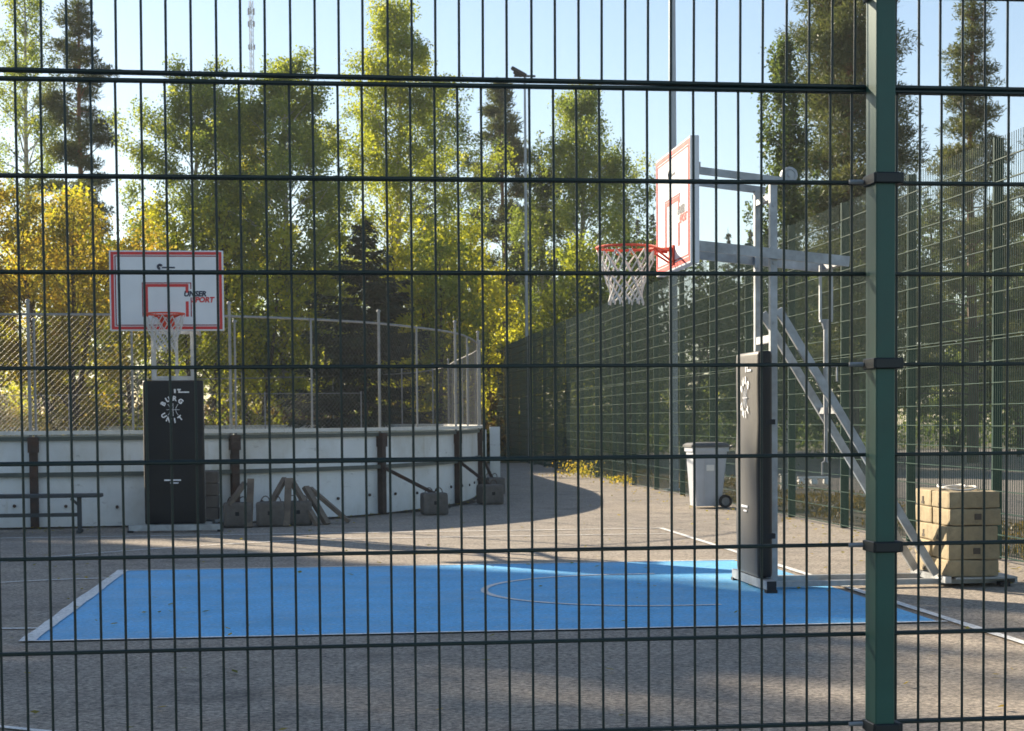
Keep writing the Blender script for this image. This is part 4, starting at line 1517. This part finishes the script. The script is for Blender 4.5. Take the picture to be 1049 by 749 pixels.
# --- off to the left: the tall trees whose shade lies over the court
AZ = Vector((-0.62, 0.78, 0)).normalized()
EL = math.radians(23.0)
sh_me = None
proto = []
for i in range(2):
    tm, V = broadleaf(R(80 + i), 21.5, 7.0, 0.12, 4700, 0.34, 0.3, 0.5, 70, 0.22)
    proto.append((tm.mesh('trunk', [M['bark_birch']]), quads_mesh('crown', V, M['lf_birch'])))
tm, V = broadleaf(R(85), 17.3, 5.2, 0.05, 12000, 0.30, 0.2, 0.12, 90, 0.22)
proto.append((tm.mesh('trunk', [M['bark_birch']]), quads_mesh('crown', V, M['lf_birch'])))
k = 0
for p, t, hs in [(-6, 49, 1.1), (-3.6, 47, 1.12), (-1.2, 50, 1.08), (0.7, 48, 1.16), (2.0, 52, 1.15), (3.4, 48, 1.12), (4.3, 52, 1.08), (-2.2, 54, 1.12), (6.2, 50, 3.04), (7.3, 54, 3.16), (8.5, 50, 3.07), (8.7, 53, 3.08), (9.7, 50, 3.05)]:
    x, y = 0.78 * p + AZ.x * t, 0.62 * p + AZ.y * t
    root = empty('birch_tree', (x, y, -0.03), k * 1.3)
    root.scale = (0.95, 0.95, hs if hs < 2 else hs - 2) if p < 9.5 else (0.62, 0.62, hs if hs < 2 else hs - 2)
    tag(root, 'tall birch of the row beyond the left picture edge that shades the court', 'tree', 'birch row shading the court')
    for nm, me in zip(('trunk', 'crown'), proto[2] if hs > 2 else proto[k % 2]):
        o = bpy.data.objects.new(nm, me)
        COL.objects.link(o)
        o.parent = root
    k += 1

# --- far wood closing the view: one mass
def merged_forest():
    rng = R(99)
    protos = [spruce(R(101), 13, 4.6, 0.04, 2600, 0.6)[1], broadleaf(R(102), 11, 5.4, 0.08, 2600, 0.34, 0.3, 0.55, 40)[1],
              pine(R(103), 14, 4.6, 0.3, 2400, 0.5)[1], broadleaf(R(104), 9.5, 5.6, 0.06, 2600, 0.34, 0.3, 0.55, 40)[1]]
    out = {0: [], 1: [], 2: [], 3: []}
    for row, (d, hk) in enumerate(((92, 0.72), (100, 0.82), (112, 0.95))):
        for x in np.arange(-38, 62, 3.1):
            xx = x + rng.uniform(-1.2, 1.2) + 0.108 * (d - 60)
            yy = d + rng.uniform(-4, 4)
            u = (xx * 0.994 - yy * 0.108) / yy
            kk = int(rng.choice([0, 1, 2, 3], p=[.3, .3, .12, .28]))
            s = hk * rng.uniform(0.7, 1.05)
            if u > 0.035:
                s *= 0.62 if u < 0.15 else 0.85
            an = rng.uniform(0, 6.28)
            c, sn = math.cos(an), math.sin(an)
            V = protos[kk] * s
            W = np.stack([V[..., 0] * c - V[..., 1] * sn + xx, V[..., 0] * sn + V[..., 1] * c + yy, V[..., 2]], -1)
            out[kk].append(W)
    V = np.concatenate([np.concatenate(out[k]) for k in range(4) if out[k]])
    cnt = [sum(len(a) for a in out[k]) for k in range(4)]
    me = quads_mesh('forest', V, M['nd_spruce'])
    for m in ('lf_dark', 'nd_pine', 'lf_birch'):
        me.materials.append(M[m])
    me.polygons.foreach_set('material_index', np.repeat(np.arange(4), cnt).astype(np.int32))
    o = bpy.data.objects.new('forest', me)
    COL.objects.link(o)
    tag(o, 'far mixed wood closing the view behind all the nearer trees', 'forest', kind='stuff')
merged_forest()

# --- undergrowth: dry weeds and low scrub behind the rink and along the road edge
def scrub(name, areas, leaf, size, label, cat, seed, hmax):
    rng = R(seed)
    C = []
    for (x0, x1, y0, y1, n, hm) in areas:
        nc = n // 60
        cx = rng.uniform(x0, x1, nc); cy = rng.uniform(y0, y1, nc); ch = hm * rng.uniform(0.35, 1.0, nc)
        idx = rng.integers(0, nc, n)
        z = rng.uniform(0.02, 1, n) ** 0.8 * ch[idx]
        spread = 0.42 * hm ** 0.6
        C.append(np.c_[cx[idx] + rng.normal(0, spread, n), cy[idx] + rng.normal(0, spread, n), z])
    C = np.concatenate(C)
    V = cards(C, size, 0.4, rng, np.array([0, 0, 1.0]), 1.1)
    o = bpy.data.objects.new(name, quads_mesh(name, V, M[leaf]))
    COL.objects.link(o)
    tag(o, label, cat, kind='stuff')
scrub('undergrowth', [(-16, 6, 57, 61, 15000, 2.6), (-14, 12, 62, 66, 6000, 2.0)], 'lf_brown', 0.24, 'brownish dry undergrowth behind the rink', 'undergrowth', 5, 2.4)
scrub('shrubs', [(-16, 6, 60, 64, 9000, 2.2), (9, 30, 68, 72, 9000, 2.4), (7.5, 12, 60, 70, 4000, 2.0)], 'lf_dark', 0.2, 'dark low shrubs at the edge of the wood', 'shrubs', 6, 2.4)
scrub('weeds', [(5.7, 6.1, 37, 42.5, 480, 0.42), (5.95, 6.4, 33, 37, 240, 0.2)], 'lf_yellow', 0.07, 'yellow weeds growing along the foot of the side fence', 'weeds', 7, 0.4)
scrub('grass', [(6.3, 8.7, 8, 30, 9000, 0.12), (6.5, 8.8, 30, 60, 6000, 0.16)], 'lf_brown', 0.06, 'dry grass and fallen leaves on the verge behind the side fence', 'grass', 8, 0.2)

rng = R(77)
n = 1500
lx = np.r_[rng.uniform(-6, 6.4, 350), 6.1 - rng.exponential(0.35, 700), rng.uniform(-8, 3, 450)]
ly = np.r_[rng.uniform(5, 22, 350), rng.uniform(7, 45, 700), np.zeros(450)]
kk = np.array([np.interp(x, path[:400:20, 0], path[:400:20, 1]) for x in np.clip(lx[1050:], -8, 2.6)])
ly[1050:] = kk - 0.08 - rng.exponential(0.35, 450)
lx[1050:] = np.clip(lx[1050:], -8, 2.6)
V = cards(np.c_[lx, ly, np.full(n, 0.022)], 0.055, 0.7, rng, None, 1.0, 6.0)
V[..., 2] = 0.012 + (V[..., 2] - 0.022) * 0.35 + 0.004
o = bpy.data.objects.new('fallen_leaves', quads_mesh('fallen_leaves', V, M['lf_yellow']))
COL.objects.link(o)
tag(o, 'small yellow and brown leaves scattered over the asphalt', 'fallen leaves', kind='stuff')

hz = MB()
hz.box((0, 120, 24.5), (540, 380, 51.2))
hm = bpy.data.materials.new('thin_haze')
hm.use_nodes = True
hn = hm.node_tree
hn.nodes.remove(hn.nodes['Principled BSDF'])
pv = hn.nodes.new('ShaderNodeVolumePrincipled')
pv.inputs['Color'].default_value = (0.92, 0.95, 1.0, 1)
pv.inputs['Density'].default_value = 0.00055
hn.links.new(pv.outputs[0], hn.nodes['Material Output'].inputs['Volume'])
o = hz.build('haze', hm)
tag(o, 'thin pale autumn haze in the air over the whole place', 'haze', kind='stuff')

# ------------------------------------------------------------------ light, sky, camera
world = bpy.data.worlds.new('World')
SC.world = world
world.use_nodes = True
nt = world.node_tree
bg = nt.nodes['Background']
sky = nt.nodes.new('ShaderNodeTexSky')
sky.sky_type = 'NISHITA'
sky.sun_disc = False
sky.sun_elevation = EL
sky.sun_rotation = math.atan2(AZ.x, AZ.y)
sky.air_density = 1.0
sky.dust_density = 0.45
sky.ozone_density = 1.6
nt.links.new(sky.outputs[0], bg.inputs[0])
bg.inputs[1].default_value = 0.055
sd = bpy.data.lights.new('sun', 'SUN')
sd.energy = 4.4
sd.angle = math.radians(0.55)
sd.color = (1.0, 0.86, 0.66)
so = bpy.data.objects.new('sun', sd)
COL.objects.link(so)
dirv = Vector((AZ.x * math.cos(EL), AZ.y * math.cos(EL), math.sin(EL)))
so.rotation_euler = dirv.to_track_quat('Z', 'Y').to_euler()
so.location = (-30, 40, 40)

f_px, pitch, roll, yaw, ppy, H = 1755.18, -0.0461, -0.0083, 0.1085, 511.34, 1.3306
fw = Vector((math.sin(yaw), math.cos(yaw), 0)); rt = Vector((math.cos(yaw), -math.sin(yaw), 0)); up = Vector((0, 0, 1))
fw, up = fw * math.cos(pitch) + up * math.sin(pitch), up * math.cos(pitch) - fw * math.sin(pitch)
rt, up = rt * math.cos(roll) + up * math.sin(roll), up * math.cos(roll) - rt * math.sin(roll)
cam = bpy.data.cameras.new('camera')
cam.sensor_width = 36.0
cam.sensor_fit = 'HORIZONTAL'
cam.lens = f_px / 1049 * 36.0
cam.shift_y = (ppy - 374.5) / 1049
cam.dof.use_dof = True
cam.dof.focus_distance = 6.5
cam.dof.aperture_fstop = 13.0
cam.clip_start = 0.05
cam.clip_end = 3000
co = bpy.data.objects.new('camera', cam)
COL.objects.link(co)
m = Matrix.Identity(4)
for i in range(3):
    m[i][0], m[i][1], m[i][2] = rt[i], up[i], -fw[i]
m[2][3] = H
co.matrix_world = m
SC.camera = co
vs_ = SC.view_settings
vs_.view_transform = 'Standard'
vs_.look = 'None'
vs_.exposure = 1.66
vs_.gamma = 1.0
SC.cycles.max_bounces = 8
SC.cycles.transparent_max_bounces = 8
